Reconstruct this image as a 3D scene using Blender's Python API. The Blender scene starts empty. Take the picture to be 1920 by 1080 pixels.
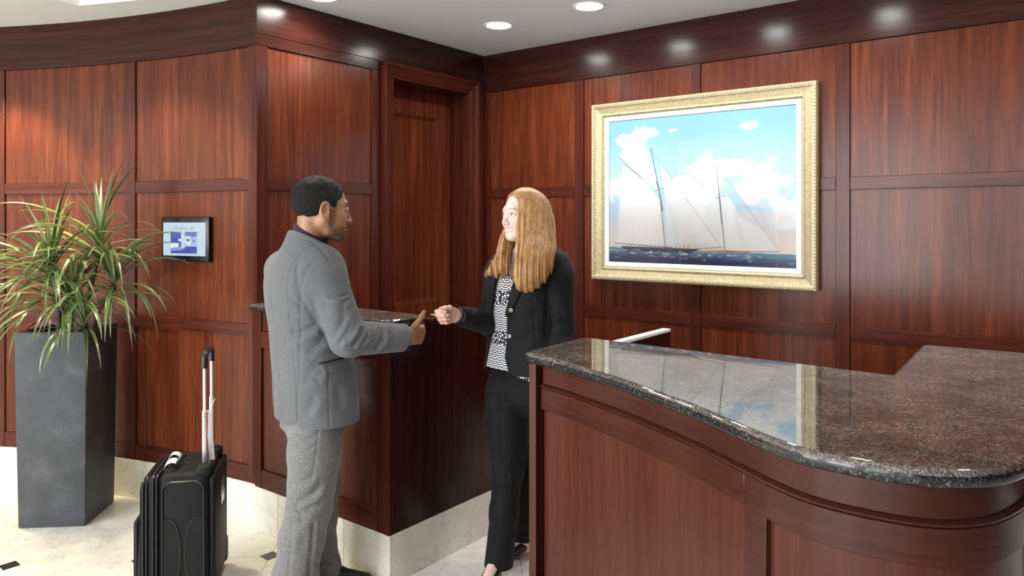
import bpy, bmesh, math, random
import numpy as np
from mathutils import Vector, Matrix
from mathutils.geometry import tessellate_polygon

random.seed(7)
rng = np.random.default_rng(7)
SC = bpy.context.scene
COL = SC.collection
PI = math.pi

# ------------------------------------------------------------------ camera, world, light, exposure
YAW = math.radians(37.69)
CAM = (3.285, -3.93, 1.53)
FPX = 1391.0
cam_d = bpy.data.cameras.new('camera')
cam_d.sensor_width = 36.0
cam_d.lens = FPX / 1920.0 * 36.0
cam_d.shift_y = -(540.0 - 415.0) / 1920.0
cam_d.clip_start = 0.05
cam = bpy.data.objects.new('camera', cam_d)
COL.objects.link(cam)
cam.location = CAM
cam.rotation_euler = (PI / 2, 0, YAW)
SC.camera = cam

W = bpy.data.worlds.new('sky')
SC.world = W
W.use_nodes = True
W.node_tree.nodes['Background'].inputs[0].default_value = (0.80, 0.90, 1.0, 1)
W.node_tree.nodes['Background'].inputs[1].default_value = 3.0

SC.view_settings.view_transform = 'Standard'
SC.view_settings.look = 'None'
SC.view_settings.gamma = 1.0
SC.view_settings.use_curve_mapping = False
SC.view_settings.exposure = -0.45


def area(name, loc, rot, sx, sy, power, col, spread=180):
    l = bpy.data.lights.new(name, 'AREA')
    l.shape = 'RECTANGLE'
    l.size, l.size_y = sx, sy
    l.energy = power
    l.color = col
    l.spread = math.radians(spread)
    o = bpy.data.objects.new(name, l)
    COL.objects.link(o)
    o.location = loc
    o.rotation_euler = rot
    return o


# daylight through the four lobby windows behind the camera (one lamp in each opening)
CEIL = 2.67
ROOM_X0, ROOM_X1, ROOM_Y0 = -3.6, 6.2, -8.6
WINS = [(-2.6, -0.7), (-0.2, 1.7), (2.2, 3.6), (4.1, 5.3)]
WIN_Z = (0.25, 3.90)
HIGH, Y_DROP = 4.3, -5.9
WIN_POWER = [330, 330, 110, 30]
for (a_, b_), pw in zip(WINS, WIN_POWER):
    area('window_daylight', ((a_ + b_) / 2, ROOM_Y0 - 0.02, sum(WIN_Z) / 2), (PI / 2, 0, 0), b_ - a_, WIN_Z[1] - WIN_Z[0], pw,
         (0.96, 0.98, 1.0))
DOWN_POWER = 9.0
DOWN_EMIT = 100.0
# wall washers over the curved wall: they throw the warm scallops on its upper panels
WASH = [((-1.50, -2.66, CEIL - 0.02), 260.0, (1.0, 0.82, 0.40)), ((-0.46, -2.40, CEIL + 0.10), 150.0, (1.0, 0.88, 0.55)), ((-2.5, -3.25, CEIL - 0.02), 150.0, (1.0, 0.82, 0.40))]
for loc_, pw, cl_ in WASH:
    l_ = bpy.data.lights.new('wall_washer', 'SPOT')
    l_.energy = pw; l_.color = cl_; l_.spot_size = math.radians(92); l_.spot_blend = 0.35; l_.shadow_soft_size = 0.05
    o_ = bpy.data.objects.new('wall_washer', l_); COL.objects.link(o_); o_.location = loc_


# ------------------------------------------------------------------ helpers
def tag(o, label=None, cat=None, group=None, kind=None):
    if label: o['label'] = label
    if cat: o['category'] = cat
    if group: o['group'] = group
    if kind: o['kind'] = kind
    return o


def thing(name, label, cat, loc=(0, 0, 0), rz=0.0, group=None, kind=None):
    o = bpy.data.objects.new(name, None)
    o.empty_display_size = 0.1
    COL.objects.link(o)
    o.location = loc
    o.rotation_euler = (0, 0, rz)
    return tag(o, label, cat, group, kind)


def link(name, me, mat, parent=None, smooth=False, label=None):
    if mat is not None and len(me.materials) == 0:
        me.materials.append(mat)
    o = bpy.data.objects.new(name, me)
    COL.objects.link(o)
    if parent is not None: o.parent = parent
    if smooth and len(me.polygons):
        me.polygons.foreach_set('use_smooth', [True] * len(me.polygons))
    if label: o['label'] = label
    return o


def mesh(verts, faces, name='mesh'):
    me = bpy.data.meshes.new(name)
    me.from_pydata([tuple(map(float, v)) for v in verts], [], [tuple(f) for f in faces])
    me.update()
    return me


class MB:
    """Collects boxes, tubes and lofts into ONE mesh."""

    def __init__(self):
        self.v, self.f = [], []

    def add(self, verts, faces):
        n = len(self.v)
        self.v += [tuple(v) for v in verts]
        self.f += [tuple(i + n for i in f) for f in faces]
        return self

    def box(self, x0, x1, y0, y1, z0, z1, c=0.0, M=None):
        if c <= 0:
            vs = [(x, y, z) for x in (x0, x1) for y in (y0, y1) for z in (z0, z1)]
            fs = [(0, 1, 3, 2), (4, 6, 7, 5), (0, 4, 5, 1), (2, 3, 7, 6), (0, 2, 6, 4), (1, 5, 7, 3)]
        else:
            bm = bmesh.new()
            vs0 = [bm.verts.new((x, y, z)) for x in (x0, x1) for y in (y0, y1) for z in (z0, z1)]
            for f in [(0, 1, 3, 2), (4, 6, 7, 5), (0, 4, 5, 1), (2, 3, 7, 6), (0, 2, 6, 4), (1, 5, 7, 3)]:
                bm.faces.new([vs0[i] for i in f])
            bmesh.ops.bevel(bm, geom=bm.edges[:], offset=c, segments=2, affect='EDGES', profile=0.5)
            bm.verts.index_update()
            vs = [tuple(v.co) for v in bm.verts]
            fs = [[v.index for v in f.verts] for f in bm.faces]
            bm.free()
        if M is not None: vs = [tuple(M @ Vector(v)) for v in vs]
        return self.add(vs, fs)

    def tube(self, pts, rad, n=10, caps=True, flat=1.0, up=(0, 0, 1)):
        pts = [Vector(p) for p in pts]
        if not hasattr(rad, '__len__'): rad = [rad] * len(pts)
        vs, fs = [], []
        prev = None
        for i, p in enumerate(pts):
            t = (pts[min(i + 1, len(pts) - 1)] - pts[max(i - 1, 0)]).normalized()
            if prev is None:
                u = Vector(up)
                if abs(u.dot(t)) > 0.95: u = Vector((1, 0, 0))
                a = (u - t * u.dot(t)).normalized()
            else:
                a = (prev - t * prev.dot(t)).normalized()
            prev = a
            b = t.cross(a)
            for k in range(n):
                q = 2 * PI * k / n
                vs.append(p + a * math.cos(q) * rad[i] * flat + b * math.sin(q) * rad[i])
        m = len(pts)
        for i in range(m - 1):
            for k in range(n):
                k2 = (k + 1) % n
                fs.append((i * n + k, i * n + k2, (i + 1) * n + k2, (i + 1) * n + k))
        if caps:
            fs.append(tuple(range(n))[::-1])
            fs.append(tuple((m - 1) * n + k for k in range(n)))
        return self.add([tuple(v) for v in vs], fs)

    def lathe(self, prof, n=32, M=None):
        vs, fs = [], []
        for (r, z) in prof:
            for k in range(n):
                q = 2 * PI * k / n
                vs.append((r * math.cos(q), r * math.sin(q), z))
        for i in range(len(prof) - 1):
            for k in range(n):
                k2 = (k + 1) % n
                fs.append((i * n + k, i * n + k2, (i + 1) * n + k2, (i + 1) * n + k))
        fs.append(tuple(range(n))[::-1])
        fs.append(tuple((len(prof) - 1) * n + k for k in range(n)))
        if M is not None: vs = [tuple(M @ Vector(v)) for v in vs]
        return self.add(vs, fs)

    def ball(self, c, r, seg=8, rings=5, M=None):
        rx, ry, rz = (r, r, r) if not hasattr(r, '__len__') else r
        vs = [(0, 0, 1)]
        for i in range(1, rings):
            t = PI * i / rings
            for k in range(seg):
                q = 2 * PI * k / seg
                vs.append((math.sin(t) * math.cos(q), math.sin(t) * math.sin(q), math.cos(t)))
        vs.append((0, 0, -1))
        fs = [(0, 1 + k, 1 + (k + 1) % seg) for k in range(seg)]
        for i in range(rings - 2):
            for k in range(seg):
                k2 = (k + 1) % seg
                fs.append((1 + i * seg + k, 1 + (i + 1) * seg + k, 1 + (i + 1) * seg + k2, 1 + i * seg + k2))
        L = len(vs) - 1
        fs += [(L, 1 + (rings - 2) * seg + (k + 1) % seg, 1 + (rings - 2) * seg + k) for k in range(seg)]
        out = []
        for v in vs:
            p = Vector((v[0] * rx, v[1] * ry, v[2] * rz))
            if M is not None: p = M @ p
            out.append(tuple(p + Vector(c)))
        return self.add(out, fs)

    def prism(self, poly, z0, z1, M=None):
        n = len(poly)
        vs = [(x, y, z0) for x, y in poly] + [(x, y, z1) for x, y in poly]
        fs = [tuple(range(n))[::-1], tuple(range(n, 2 * n))] + [(i, (i + 1) % n, n + (i + 1) % n, n + i) for i in range(n)]
        if M is not None: vs = [tuple(M @ Vector(v)) for v in vs]
        return self.add(vs, fs)

    def build(self, name, mat, parent=None, smooth=False, label=None):
        me = mesh(self.v, self.f, name)
        bm = bmesh.new()
        bm.from_mesh(me)
        bmesh.ops.recalc_face_normals(bm, faces=bm.faces[:])
        bm.to_mesh(me)
        bm.free()
        o = link(name, me, mat, parent, False, label)
        if smooth: smooth_by_angle(me)
        return o


def smooth_by_angle(me, deg=40):
    me.polygons.foreach_set('use_smooth', [True] * len(me.polygons))
    bm = bmesh.new()
    bm.from_mesh(me)
    lim = math.radians(deg)
    for e in bm.edges:
        if len(e.link_faces) == 2 and e.calc_face_angle(0) > lim: e.smooth = False
    bm.to_mesh(me)
    bm.free()


# ------------------------------------------------------------------ materials
def mat(name, base=(0.5, 0.5, 0.5), rough=0.5, metal=0.0, spec=0.5, coat=0.0, coat_rough=0.1, emit=None, emit_s=0.0, ior=None, sss=0.0, sheen=0.0):
    m = bpy.data.materials.new(name)
    m.use_nodes = True
    b = m.node_tree.nodes['Principled BSDF']
    b.inputs['Base Color'].default_value = (*base, 1)
    b.inputs['Roughness'].default_value = rough
    b.inputs['Metallic'].default_value = metal
    b.inputs['Specular IOR Level'].default_value = spec
    b.inputs['Coat Weight'].default_value = coat
    b.inputs['Coat Roughness'].default_value = coat_rough
    if ior: b.inputs['IOR'].default_value = ior
    if sss:
        b.inputs['Subsurface Weight'].default_value = sss
        b.inputs['Subsurface Radius'].default_value = (0.012, 0.005, 0.003)
        b.inputs['Subsurface Scale'].default_value = 1.0
    if sheen:
        b.inputs['Sheen Weight'].default_value = sheen
    if emit:
        b.inputs['Emission Color'].default_value = (*emit, 1)
        b.inputs['Emission Strength'].default_value = emit_s
    return m


def N(m, typ, **kw):
    n = m.node_tree.nodes.new(typ)
    for k, v in kw.items(): setattr(n, k, v)
    return n


def L(m, a, b): m.node_tree.links.new(a, b)


def bsdf(m): return m.node_tree.nodes['Principled BSDF']


def ramp(m, fac, stops, interp='LINEAR'):
    r = N(m, 'ShaderNodeValToRGB')
    r.color_ramp.interpolation = interp
    e = r.color_ramp.elements
    while len(e) < len(stops): e.new(0.5)
    for el, (p, c) in zip(e, stops):
        el.position = p
        el.color = (*c, 1) if len(c) == 3 else c
    L(m, fac, r.inputs[0])
    return r.outputs[0]


def noise(m, vec, scale, detail=4, rough=0.55, dist=0.0):
    n = N(m, 'ShaderNodeTexNoise')
    n.inputs['Scale'].default_value = scale
    n.inputs['Detail'].default_value = detail
    n.inputs['Roughness'].default_value = rough
    n.inputs['Distortion'].default_value = dist
    if vec is not None: L(m, vec, n.inputs['Vector'])
    return n.outputs[0]


def mapped(m, scale, coord='Object', shift=0.0):
    """Object coordinates stretched by scale; each object gets its own offset so that no two boards repeat."""
    tc = N(m, 'ShaderNodeTexCoord')
    mp = N(m, 'ShaderNodeMapping')
    mp.inputs['Scale'].default_value = scale
    L(m, tc.outputs[coord], mp.inputs['Vector'])
    if shift:
        oi = N(m, 'ShaderNodeObjectInfo')
        mu = N(m, 'ShaderNodeMath', operation='MULTIPLY')
        mu.inputs[1].default_value = shift
        L(m, oi.outputs['Random'], mu.inputs[0])
        L(m, mu.outputs[0], mp.inputs['Location'])
    return mp.outputs[0]


def bump(m, h, strength=0.2, dist=0.01):
    b = N(m, 'ShaderNodeBump')
    b.inputs['Strength'].default_value = strength
    b.inputs['Distance'].default_value = dist
    L(m, h, b.inputs['Height'])
    L(m, b.outputs[0], bsdf(m).inputs['Normal'])


def mixc(m, fac, a, b, mode='MIX'):
    n = N(m, 'ShaderNodeMix', data_type='RGBA', blend_type=mode)
    for s, v in ((n.inputs[0], fac), (n.inputs[6], a), (n.inputs[7], b)):
        if isinstance(v, (int, float)): s.default_value = v
        elif isinstance(v, tuple): s.default_value = (*v, 1)
        else: L(m, v, s)
    return n.outputs[2]


def wood(name, axis, dark, mid, light, rough=0.22, coat=0.0):
    """Polished mahogany: ribbon figure and fine pores along the grain axis ('v' upright, 'h' lying)."""
    m = mat(name, mid, rough, coat=coat, coat_rough=0.16, spec=0.24)
    g = (1.0, 1.0, 0.045) if axis == 'v' else (0.045, 0.045, 1.0)
    v1 = mapped(m, tuple(15 * s for s in g), shift=37.0)
    v2 = mapped(m, tuple(90 * s for s in g), shift=11.0)
    v3 = mapped(m, tuple(3.0 * s for s in (g[0], g[1], g[2] * 3)), shift=5.0)
    n1 = noise(m, v1, 1.6, 5, 0.6, 0.35)
    n2 = noise(m, v2, 1.5, 3, 0.6)
    n3 = noise(m, v3, 1.0, 2, 0.5)
    c = ramp(m, n1, [(0.26, dark), (0.5, mid), (0.74, light)])
    c = mixc(m, ramp(m, n2, [(0.35, (0.0, 0.0, 0.0)), (0.65, (0.42, 0.42, 0.42))]), c, tuple(x * 0.42 for x in dark))
    n4 = noise(m, mapped(m, tuple(46 * s for s in g), shift=23.0), 1.0, 3, 0.55, 0.2)
    c = mixc(m, ramp(m, n4, [(0.50, (0, 0, 0)), (0.68, (0.62, 0.62, 0.62))]), c, tuple(x * 0.7 for x in dark))
    c = mixc(m, ramp(m, n3, [(0.35, (0, 0, 0)), (0.7, (0.45, 0.45, 0.45))]), c, dark)
    L(m, c, bsdf(m).inputs['Base Color'])
    bump(m, n2, 0.05, 0.002)
    return m


RED = ((0.060, 0.0128, 0.0058), (0.130, 0.0290, 0.0112), (0.200, 0.0530, 0.0195))
DRK = ((0.0506, 0.0106, 0.0062), (0.0814, 0.0181, 0.0101), (0.1155, 0.0275, 0.0149))
M_PANEL = wood('mahogany_panel', 'v', *RED)
M_STILE = wood('mahogany_stile', 'v', *DRK)
M_RAIL = wood('mahogany_rail', 'h', *DRK)
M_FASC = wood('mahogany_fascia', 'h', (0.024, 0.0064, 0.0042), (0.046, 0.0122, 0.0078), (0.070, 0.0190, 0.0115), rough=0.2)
M_DESKP = wood('desk_panel_wood', 'v', (0.0736, 0.0190, 0.0113), (0.0943, 0.0247, 0.0144), (0.1150, 0.0316, 0.0184), rough=0.26)
M_DESKR = wood('desk_rail_wood', 'h', (0.0506, 0.0132, 0.0084), (0.0660, 0.0171, 0.0106), (0.0814, 0.0209, 0.0127), rough=0.24)
M_DARKGAP = mat('wall_core', (0.012, 0.004, 0.003), 0.6)

M_CEIL = mat('ceiling_paint', (0.70, 0.71, 0.72), 0.75)
M_WHITE = mat('white_paint', (0.85, 0.85, 0.84), 0.6)
M_CREAM = mat('cream_wall_paint', (0.72, 0.69, 0.63), 0.7)


def marble(name, c0, c1, c2, rough):
    m = mat(name, c0, rough, spec=0.5)
    v = mapped(m, (1, 1, 1), shift=9.0)
    n1 = noise(m, v, 3.5, 6, 0.6, 0.8)
    n2 = noise(m, v, 16, 5, 0.65, 1.5)
    c = ramp(m, n1, [(0.3, c1), (0.52, c0), (0.75, c2)])
    c = mixc(m, ramp(m, n2, [(0.52, (0, 0, 0)), (0.70, (0.5, 0.5, 0.5))]), c, tuple(x * 0.66 for x in c1))
    L(m, c, bsdf(m).inputs['Base Color'])
    return m


M_MARBLE = marble('cream_marble', (0.83, 0.81, 0.75), (0.74, 0.70, 0.61), (0.88, 0.87, 0.83), 0.16)
M_BASE = marble('baseboard_marble', (0.80, 0.77, 0.69), (0.69, 0.65, 0.54), (0.86, 0.84, 0.77), 0.25)
M_GROUT = mat('grout', (0.52, 0.48, 0.38), 0.8)
M_INSET = marble('black_marble', (0.02, 0.02, 0.022), (0.012, 0.012, 0.014), (0.05, 0.05, 0.055), 0.2)


def granite(name):
    m = mat(name, (0.02, 0.02, 0.02), 0.03, spec=0.5, ior=2.4)
    v = mapped(m, (1, 1, 1))
    vo = N(m, 'ShaderNodeTexVoronoi')
    vo.inputs['Scale'].default_value = 300
    L(m, v, vo.inputs['Vector'])
    sep = N(m, 'ShaderNodeSeparateColor')
    L(m, vo.outputs['Color'], sep.inputs[0])
    n1 = noise(m, v, 75, 4, 0.7)
    add = N(m, 'ShaderNodeMath', operation='ADD')
    L(m, sep.outputs[0], add.inputs[0])
    L(m, n1, add.inputs[1])
    half = N(m, 'ShaderNodeMath', operation='MULTIPLY')
    half.inputs[1].default_value = 0.5
    L(m, add.outputs[0], half.inputs[0])
    c = ramp(m, half.outputs[0], [(0.28, (0.018, 0.018, 0.016)), (0.44, (0.082, 0.072, 0.058)), (0.56, (0.175, 0.155, 0.125)),
                                  (0.68, (0.27, 0.245, 0.20)), (0.80, (0.38, 0.355, 0.30))])
    n2 = noise(m, v, 9, 3, 0.6)
    c = mixc(m, ramp(m, n2, [(0.40, (0, 0, 0)), (0.62, (0.5, 0.5, 0.5))]), c, (0.012, 0.013, 0.014))
    L(m, c, bsdf(m).inputs['Base Color'])
    return m


M_GRAN = granite('brown_black_granite')
M_GRANE = M_GRAN.copy()  # same stone for the edge: honed, its shade put into darker colours
M_GRANE.name = 'honed_shaded_edge'
bsdf(M_GRANE).inputs['IOR'].default_value = 1.5
bsdf(M_GRANE).inputs['Roughness'].default_value = 0.13
for n_ in M_GRANE.node_tree.nodes:
    if n_.type == 'VALTORGB' and len(n_.color_ramp.elements) == 5:
        for e_, c_ in zip(n_.color_ramp.elements, ((0.008, 0.009, 0.010), (0.014, 0.015, 0.016), (0.024, 0.025, 0.024), (0.05, 0.05, 0.046), (0.20, 0.20, 0.18))): e_.color = (*c_, 1)


def vcol_mat(name, rough=0.5, spec=0.5, sss=0.0, sheen=0.0, ns=0, nstr=0.0, bscale=0, bstr=0.0):
    m = mat(name, (0.5, 0.5, 0.5), rough, spec=spec, sss=sss, sheen=sheen)
    a = N(m, 'ShaderNodeAttribute', attribute_name='Col')
    c = a.outputs['Color']
    if ns:
        v = mapped(m, (1, 1, 1))
        c = mixc(m, nstr, c, ramp(m, noise(m, v, ns, 4, 0.7), [(0.3, (0.25, 0.25, 0.25)), (0.7, (1.6, 1.6, 1.6))]), 'MULTIPLY')
    L(m, c, bsdf(m).inputs['Base Color'])
    if bscale:
        bump(m, noise(m, mapped(m, (1, 1, 1)), bscale, 3, 0.6), bstr, 0.001)
    return m


def cloth(name, c, var=0.35, scale=420, rough=0.85, stretch=(1, 1, 0.25), sheen=0.15):
    m = mat(name, c, rough, spec=0.25, sheen=sheen)
    v = mapped(m, stretch)
    v2 = mapped(m, (stretch[2], stretch[2], stretch[0]))
    n1 = noise(m, v, scale, 3, 0.6)
    n2 = noise(m, v2, scale, 3, 0.6)
    mx = N(m, 'ShaderNodeMath', operation='ADD')
    L(m, n1, mx.inputs[0]); L(m, n2, mx.inputs[1])
    hf = N(m, 'ShaderNodeMath', operation='MULTIPLY'); hf.inputs[1].default_value = 0.5
    L(m, mx.outputs[0], hf.inputs[0])
    col = ramp(m, hf.outputs[0], [(0.38, tuple(x * (1 - var) for x in c)), (0.62, tuple(x * (1 + var) for x in c))])
    L(m, col, bsdf(m).inputs['Base Color'])
    bump(m, hf.outputs[0], 0.25, 0.0008)
    return m


# ------------------------------------------------------------------ room: curves and slabs
def arc_map(cx, cy, R, a0):
    """s runs along the arc from angle a0 clockwise seen from above reversed (to the left), t into the room."""
    def f(s, t):
        a = a0 + s / R
        return (cx + (R - t) * math.cos(a), cy + (R - t) * math.sin(a))
    return f


def line_map(ox, oy, dx, dy, nx, ny):
    def f(s, t):
        return (ox + dx * s + nx * t, oy + dy * s + ny * t)
    return f


def path_map(pts):
    P = np.array(pts, float)
    seg = np.hypot(*np.diff(P, axis=0).T)
    S = np.r_[0, np.cumsum(seg)]
    T = np.gradient(P, S, axis=0)
    T /= np.hypot(T[:, 0], T[:, 1])[:, None]
    Nn = np.c_[T[:, 1], -T[:, 0]]

    def f(s, t):
        p = [np.interp(s, S, P[:, i]) for i in (0, 1)]
        n = [np.interp(s, S, Nn[:, i]) for i in (0, 1)]
        l = math.hypot(*n)
        return (p[0] + n[0] / l * t, p[1] + n[1] / l * t)
    f.length = S[-1]
    f.S, f.P = S, P
    return f


def slab(name, parent, mp, s0, s1, t0, t1, z0, z1, material, n=1, c=0.0013, label=None):
    """A board following the wall map, its front edges eased."""
    ss = [s0, s0 + c] + [s0 + (s1 - s0) * i / n for i in range(1, n)] + [s1 - c, s1]
    vs, fs = [], []
    for i, s in enumerate(ss):
        e = (i == 0 or i == len(ss) - 1)
        tf = t1 - c if e else t1
        ring = [(t0, z0), (t1 - c, z0), (tf, z0 + c), (tf, z1 - c), (t1 - c, z1), (t0, z1)]
        for (t, z) in ring:
            x, y = mp(s, t)
            vs.append((x, y, z))
    m = len(ss)
    for i in range(m - 1):
        for k in range(6):
            k2 = (k + 1) % 6
            fs.append((i * 6 + k, (i + 1) * 6 + k, (i + 1) * 6 + k2, i * 6 + k2))
    fs.append(tuple(range(6)))
    fs.append(tuple((m - 1) * 6 + k for k in range(6))[::-1])
    mb = MB().add(vs, fs)
    return mb.build(name, material, parent, smooth=(n > 1), label=label)


Z_BASE, Z_BOT, Z_R1, Z_R2, Z_TOP = 0.21, (0.21, 0.296), (0.948, 1.010), (1.688, 1.750), 2.415
GAP = 0.0015


def panelled(parent, mp, stiles, s_lo, s_hi, n=1, zlo=0.21, fascia=True, r1=True, panel_mat=None):
    """Recessed panels between stiles and rails; the fascia board runs above. stiles = [(s0, s1), ...] in order."""
    for a, b in stiles:
        slab('stile', parent, mp, a, b, -0.03, 0.0, zlo, Z_TOP, M_STILE, n=max(1, n // 6))
    for (a0, a1), (b0, b1) in zip(stiles[:-1], stiles[1:]):
        lo, hi = a1 + GAP, b0 - GAP
        for z0, z1 in ([Z_BOT] if zlo < 0.3 else []) + ([Z_R1] if r1 else []) + [Z_R2]:
            slab('rail', parent, mp, lo, hi, -0.03, -0.0015, z0, z1, M_RAIL, n=n)
        zs = []
        if zlo < 0.3: zs.append((Z_BOT[1], Z_R1[0]))
        zs.append((Z_R1[1] if r1 else zlo, Z_R2[0]))
        zs.append((Z_R2[1], Z_TOP))
        for z0, z1 in zs:
            slab('panel', parent, mp, lo, hi, -0.03, -0.009, z0, z1, panel_mat or M_PANEL, n=n)
    if fascia:
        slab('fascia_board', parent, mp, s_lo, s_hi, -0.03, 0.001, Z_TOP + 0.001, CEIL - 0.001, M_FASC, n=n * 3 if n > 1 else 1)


def ray_plan(px):
    k = (px - 960) / FPX
    fw = (-math.sin(YAW), math.cos(YAW)); rt = (math.cos(YAW), math.sin(YAW))
    return (fw[0] + k * rt[0], fw[1] + k * rt[1])
# ------------------------------------------------------------------ the setting
# right wall (the long wall behind the desk, y = 0)
wall_right = thing('wall_right', 'mahogany panelled wall behind the desk, with the sailing picture', 'wall', kind='structure')
MB().box(-0.14, ROOM_X1, 0.03, 0.12, 0, CEIL).build('wall_core', M_DARKGAP, wall_right)
mp_r = line_map(0, 0, 1, 0, 0, -1)
xs_st = [(0.0, 0.055), (0.744, 0.811), (1.529, 1.580), (2.297, 2.362), (3.080, 3.145), (3.86, 3.925), (4.64, 4.705), (5.42, 5.485), (6.14, 6.2)]
panelled(wall_right, mp_r, xs_st, 0.0, 6.2)

# middle wall with the door (x = 0), from the corner towards the camera
wall_middle = thing('wall_middle', 'short mahogany panelled wall with the door in the inner corner', 'wall', kind='structure')
mp_m = line_map(0, 0, 0, -1, 1, 0)       # s runs from the inner corner towards the camera
core = MB()
core.box(-0.14, -0.03, -1.755, -0.94, 0, CEIL)
core.box(-0.14, -0.03, -0.94, 0.0, 2.43, CEIL)
core.box(-0.14, -0.03, -0.135, 0.03, 0, CEIL)
core.build('wall_core', M_DARKGAP, wall_middle)
panelled(wall_middle, mp_m, [(0.938, 1.013), (1.706, 1.772)], 0.0, 1.772, zlo=0.21, fascia=False)
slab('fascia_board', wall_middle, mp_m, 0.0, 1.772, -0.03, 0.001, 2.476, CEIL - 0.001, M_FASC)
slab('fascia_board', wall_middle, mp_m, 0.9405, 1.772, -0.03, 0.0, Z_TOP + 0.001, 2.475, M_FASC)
slab('stile', wall_middle, mp_m, 0.0, 0.084, -0.03, 0.0, 0.21, 2.475, M_STILE)
MB().box(-0.03, 0.0, -0.084, 0, 0, 0.2095).build('base_block', M_BASE, wall_middle)
MB().box(-0.03, 0.0, -1.745, -0.94, 0, 0.2095).build('base_block', M_BASE, wall_middle)

# door
door = thing('door_1', 'dark red panelled door deep in its moulded frame, in the inner corner', 'door', kind='structure')
LX = -0.147
d0, d1 = -0.850, -0.172


def casing_profile():
    # (across, out): across 0 at the opening, growing outwards; out of the wall
    return [(0.0, 0.0), (0.0, 0.012), (0.010, 0.016), (0.016, 0.012), (0.022, 0.018), (0.050, 0.022), (0.062, 0.026), (0.070, 0.036), (0.086, 0.040), (0.090, 0.036), (0.090, 0.0)]


def casing(name, side):
    vs, fs = [], []
    pr = casing_profile()
    zt = 2.385
    for (a, o) in pr:
        if side == 'l': p0, p1 = (o, d0 - a, 0.0), (o, d0 - a, zt + a)
        elif side == 'r': p0, p1 = (o, d1 + a, 0.0), (o, d1 + a, zt + a)
        else: p0, p1 = (o, d0 - a, zt + a), (o, d1 + a, zt + a)
        vs += [p0, p1]
    n = len(pr)
    for i in range(n):
        j = (i + 1) % n
        fs.append((2 * i, 2 * i + 1, 2 * j + 1, 2 * j))
    fs.append(tuple(2 * i for i in range(n)))
    fs.append(tuple(2 * i + 1 for i in range(n)))
    MB().add(vs, fs).build(name, M_RAIL if side == 't' else M_STILE, door)


casing('casing', 'l'); casing('casing', 'r'); casing('casing', 't')
MB().box(LX - 0.04, 0.0, d0 - 0.03, d0, 0, 2.385).build('jamb', M_STILE, door)
MB().box(LX - 0.04, 0.0, d1, d1 + 0.03, 0, 2.385).build('jamb', M_STILE, door)
MB().box(LX - 0.04, 0.0, d0 - 0.03, d1 + 0.03, 2.385, 2.415).build('head_jamb', M_RAIL, door)
MB().box(LX, LX + 0.05, d1 - 0.014, d1, 0, 2.385, 0.002).build('door_stop', M_STILE, door)
leaf = MB()
leaf.box(LX - 0.04, LX, d0, d0 + 0.085, 0.01, 2.385, 0.002)
leaf.box(LX - 0.04, LX, d1 - 0.115, d1, 0.01, 2.385, 0.002)
for z0, z1 in ((0.01, 0.25), (0.86, 1.00), (2.215, 2.385)):
    leaf.box(LX - 0.04, LX, d0 + 0.085, d1 - 0.115, z0, z1, 0.002)
leaf.build('door_leaf', M_PANEL, door)
for z0, z1 in ((0.25, 0.86), (1.00, 2.215)):
    mb = MB()
    y0_, y1_ = d0 + 0.085, d1 - 0.115
    mb.add([(LX - 0.002, y0_, z0), (LX - 0.002, y1_, z0), (LX - 0.002, y1_, z1), (LX - 0.002, y0_, z1),
            (LX - 0.018, y0_ + 0.022, z0 + 0.022), (LX - 0.018, y1_ - 0.022, z0 + 0.022), (LX - 0.018, y1_ - 0.022, z1 - 0.022), (LX - 0.018, y0_ + 0.022, z1 - 0.022),
            (LX - 0.03, y0_, z0), (LX - 0.03, y1_, z0), (LX - 0.03, y1_, z1), (LX - 0.03, y0_, z1)],
           [(0, 1, 5, 4), (1, 2, 6, 5), (2, 3, 7, 6), (3, 0, 4, 7), (4, 5, 6, 7), (8, 9, 10, 11), (0, 1, 9, 8), (1, 2, 10, 9), (2, 3, 11, 10), (3, 0, 8, 11)])
    mb.build('door_panel', M_PANEL, door)
MB().box(LX - 0.06, LX - 0.042, d0 - 0.03, d1 + 0.03, 0, 2.415).build('door_back', M_DARKGAP, door)

# left wall: one long concave sweep
AC = (0.61, -6.73); AR = 5.0
A0 = math.acos((0.0 - AC[0]) / AR)


def arc_s(px):
    dx, dy = ray_plan(px)
    ox, oy = CAM[0] - AC[0], CAM[1] - AC[1]
    a, b, c = dx * dx + dy * dy, ox * dx + oy * dy, ox * ox + oy * oy - AR * AR
    d = (-b + math.sqrt(b * b - a * c)) / a
    ang = math.atan2(oy + dy * d, ox + dx * d)
    return (ang - A0) * AR, d


mp_l = arc_map(AC[0], AC[1], AR, A0)
wall_left = thing('wall_left', 'curved mahogany panelled wall behind the plant', 'wall', kind='structure')
s_e, s_f, s_g, s_h = arc_s(465)[0], arc_s(253)[0], arc_s(235)[0], arc_s(8)[0]
wd = s_g - s_f
st = [(0.003, s_e), (s_f, s_g), (s_h, s_h + wd)]
pitch = s_h - s_g + wd
while st[-1][1] < 4.2: st.append((st[-1][0] + pitch, st[-1][1] + pitch))
S_END = st[-1][1]
panelled(wall_left, mp_l, st, 0.003, S_END, n=12)
slab('wall_core', wall_left, mp_l, 0.0, S_END, -0.12, -0.03, 0, CEIL, M_DARKGAP, n=30, c=0.001)
bb_l = thing('baseboard_left', 'cream marble base course under the curved wall', 'baseboard', kind='structure')
sb = 0.01
k = 0
while sb < S_END - 0.05:
    w_ = 0.46 if k else 0.30
    e_ = min(sb + w_, S_END)
    slab('tile', bb_l, mp_l, sb, e_ - 0.0015, -0.03, 0.002, 0, Z_BASE - 0.001, M_BASE, n=4, c=0.001)
    sb = e_; k += 1

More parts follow.
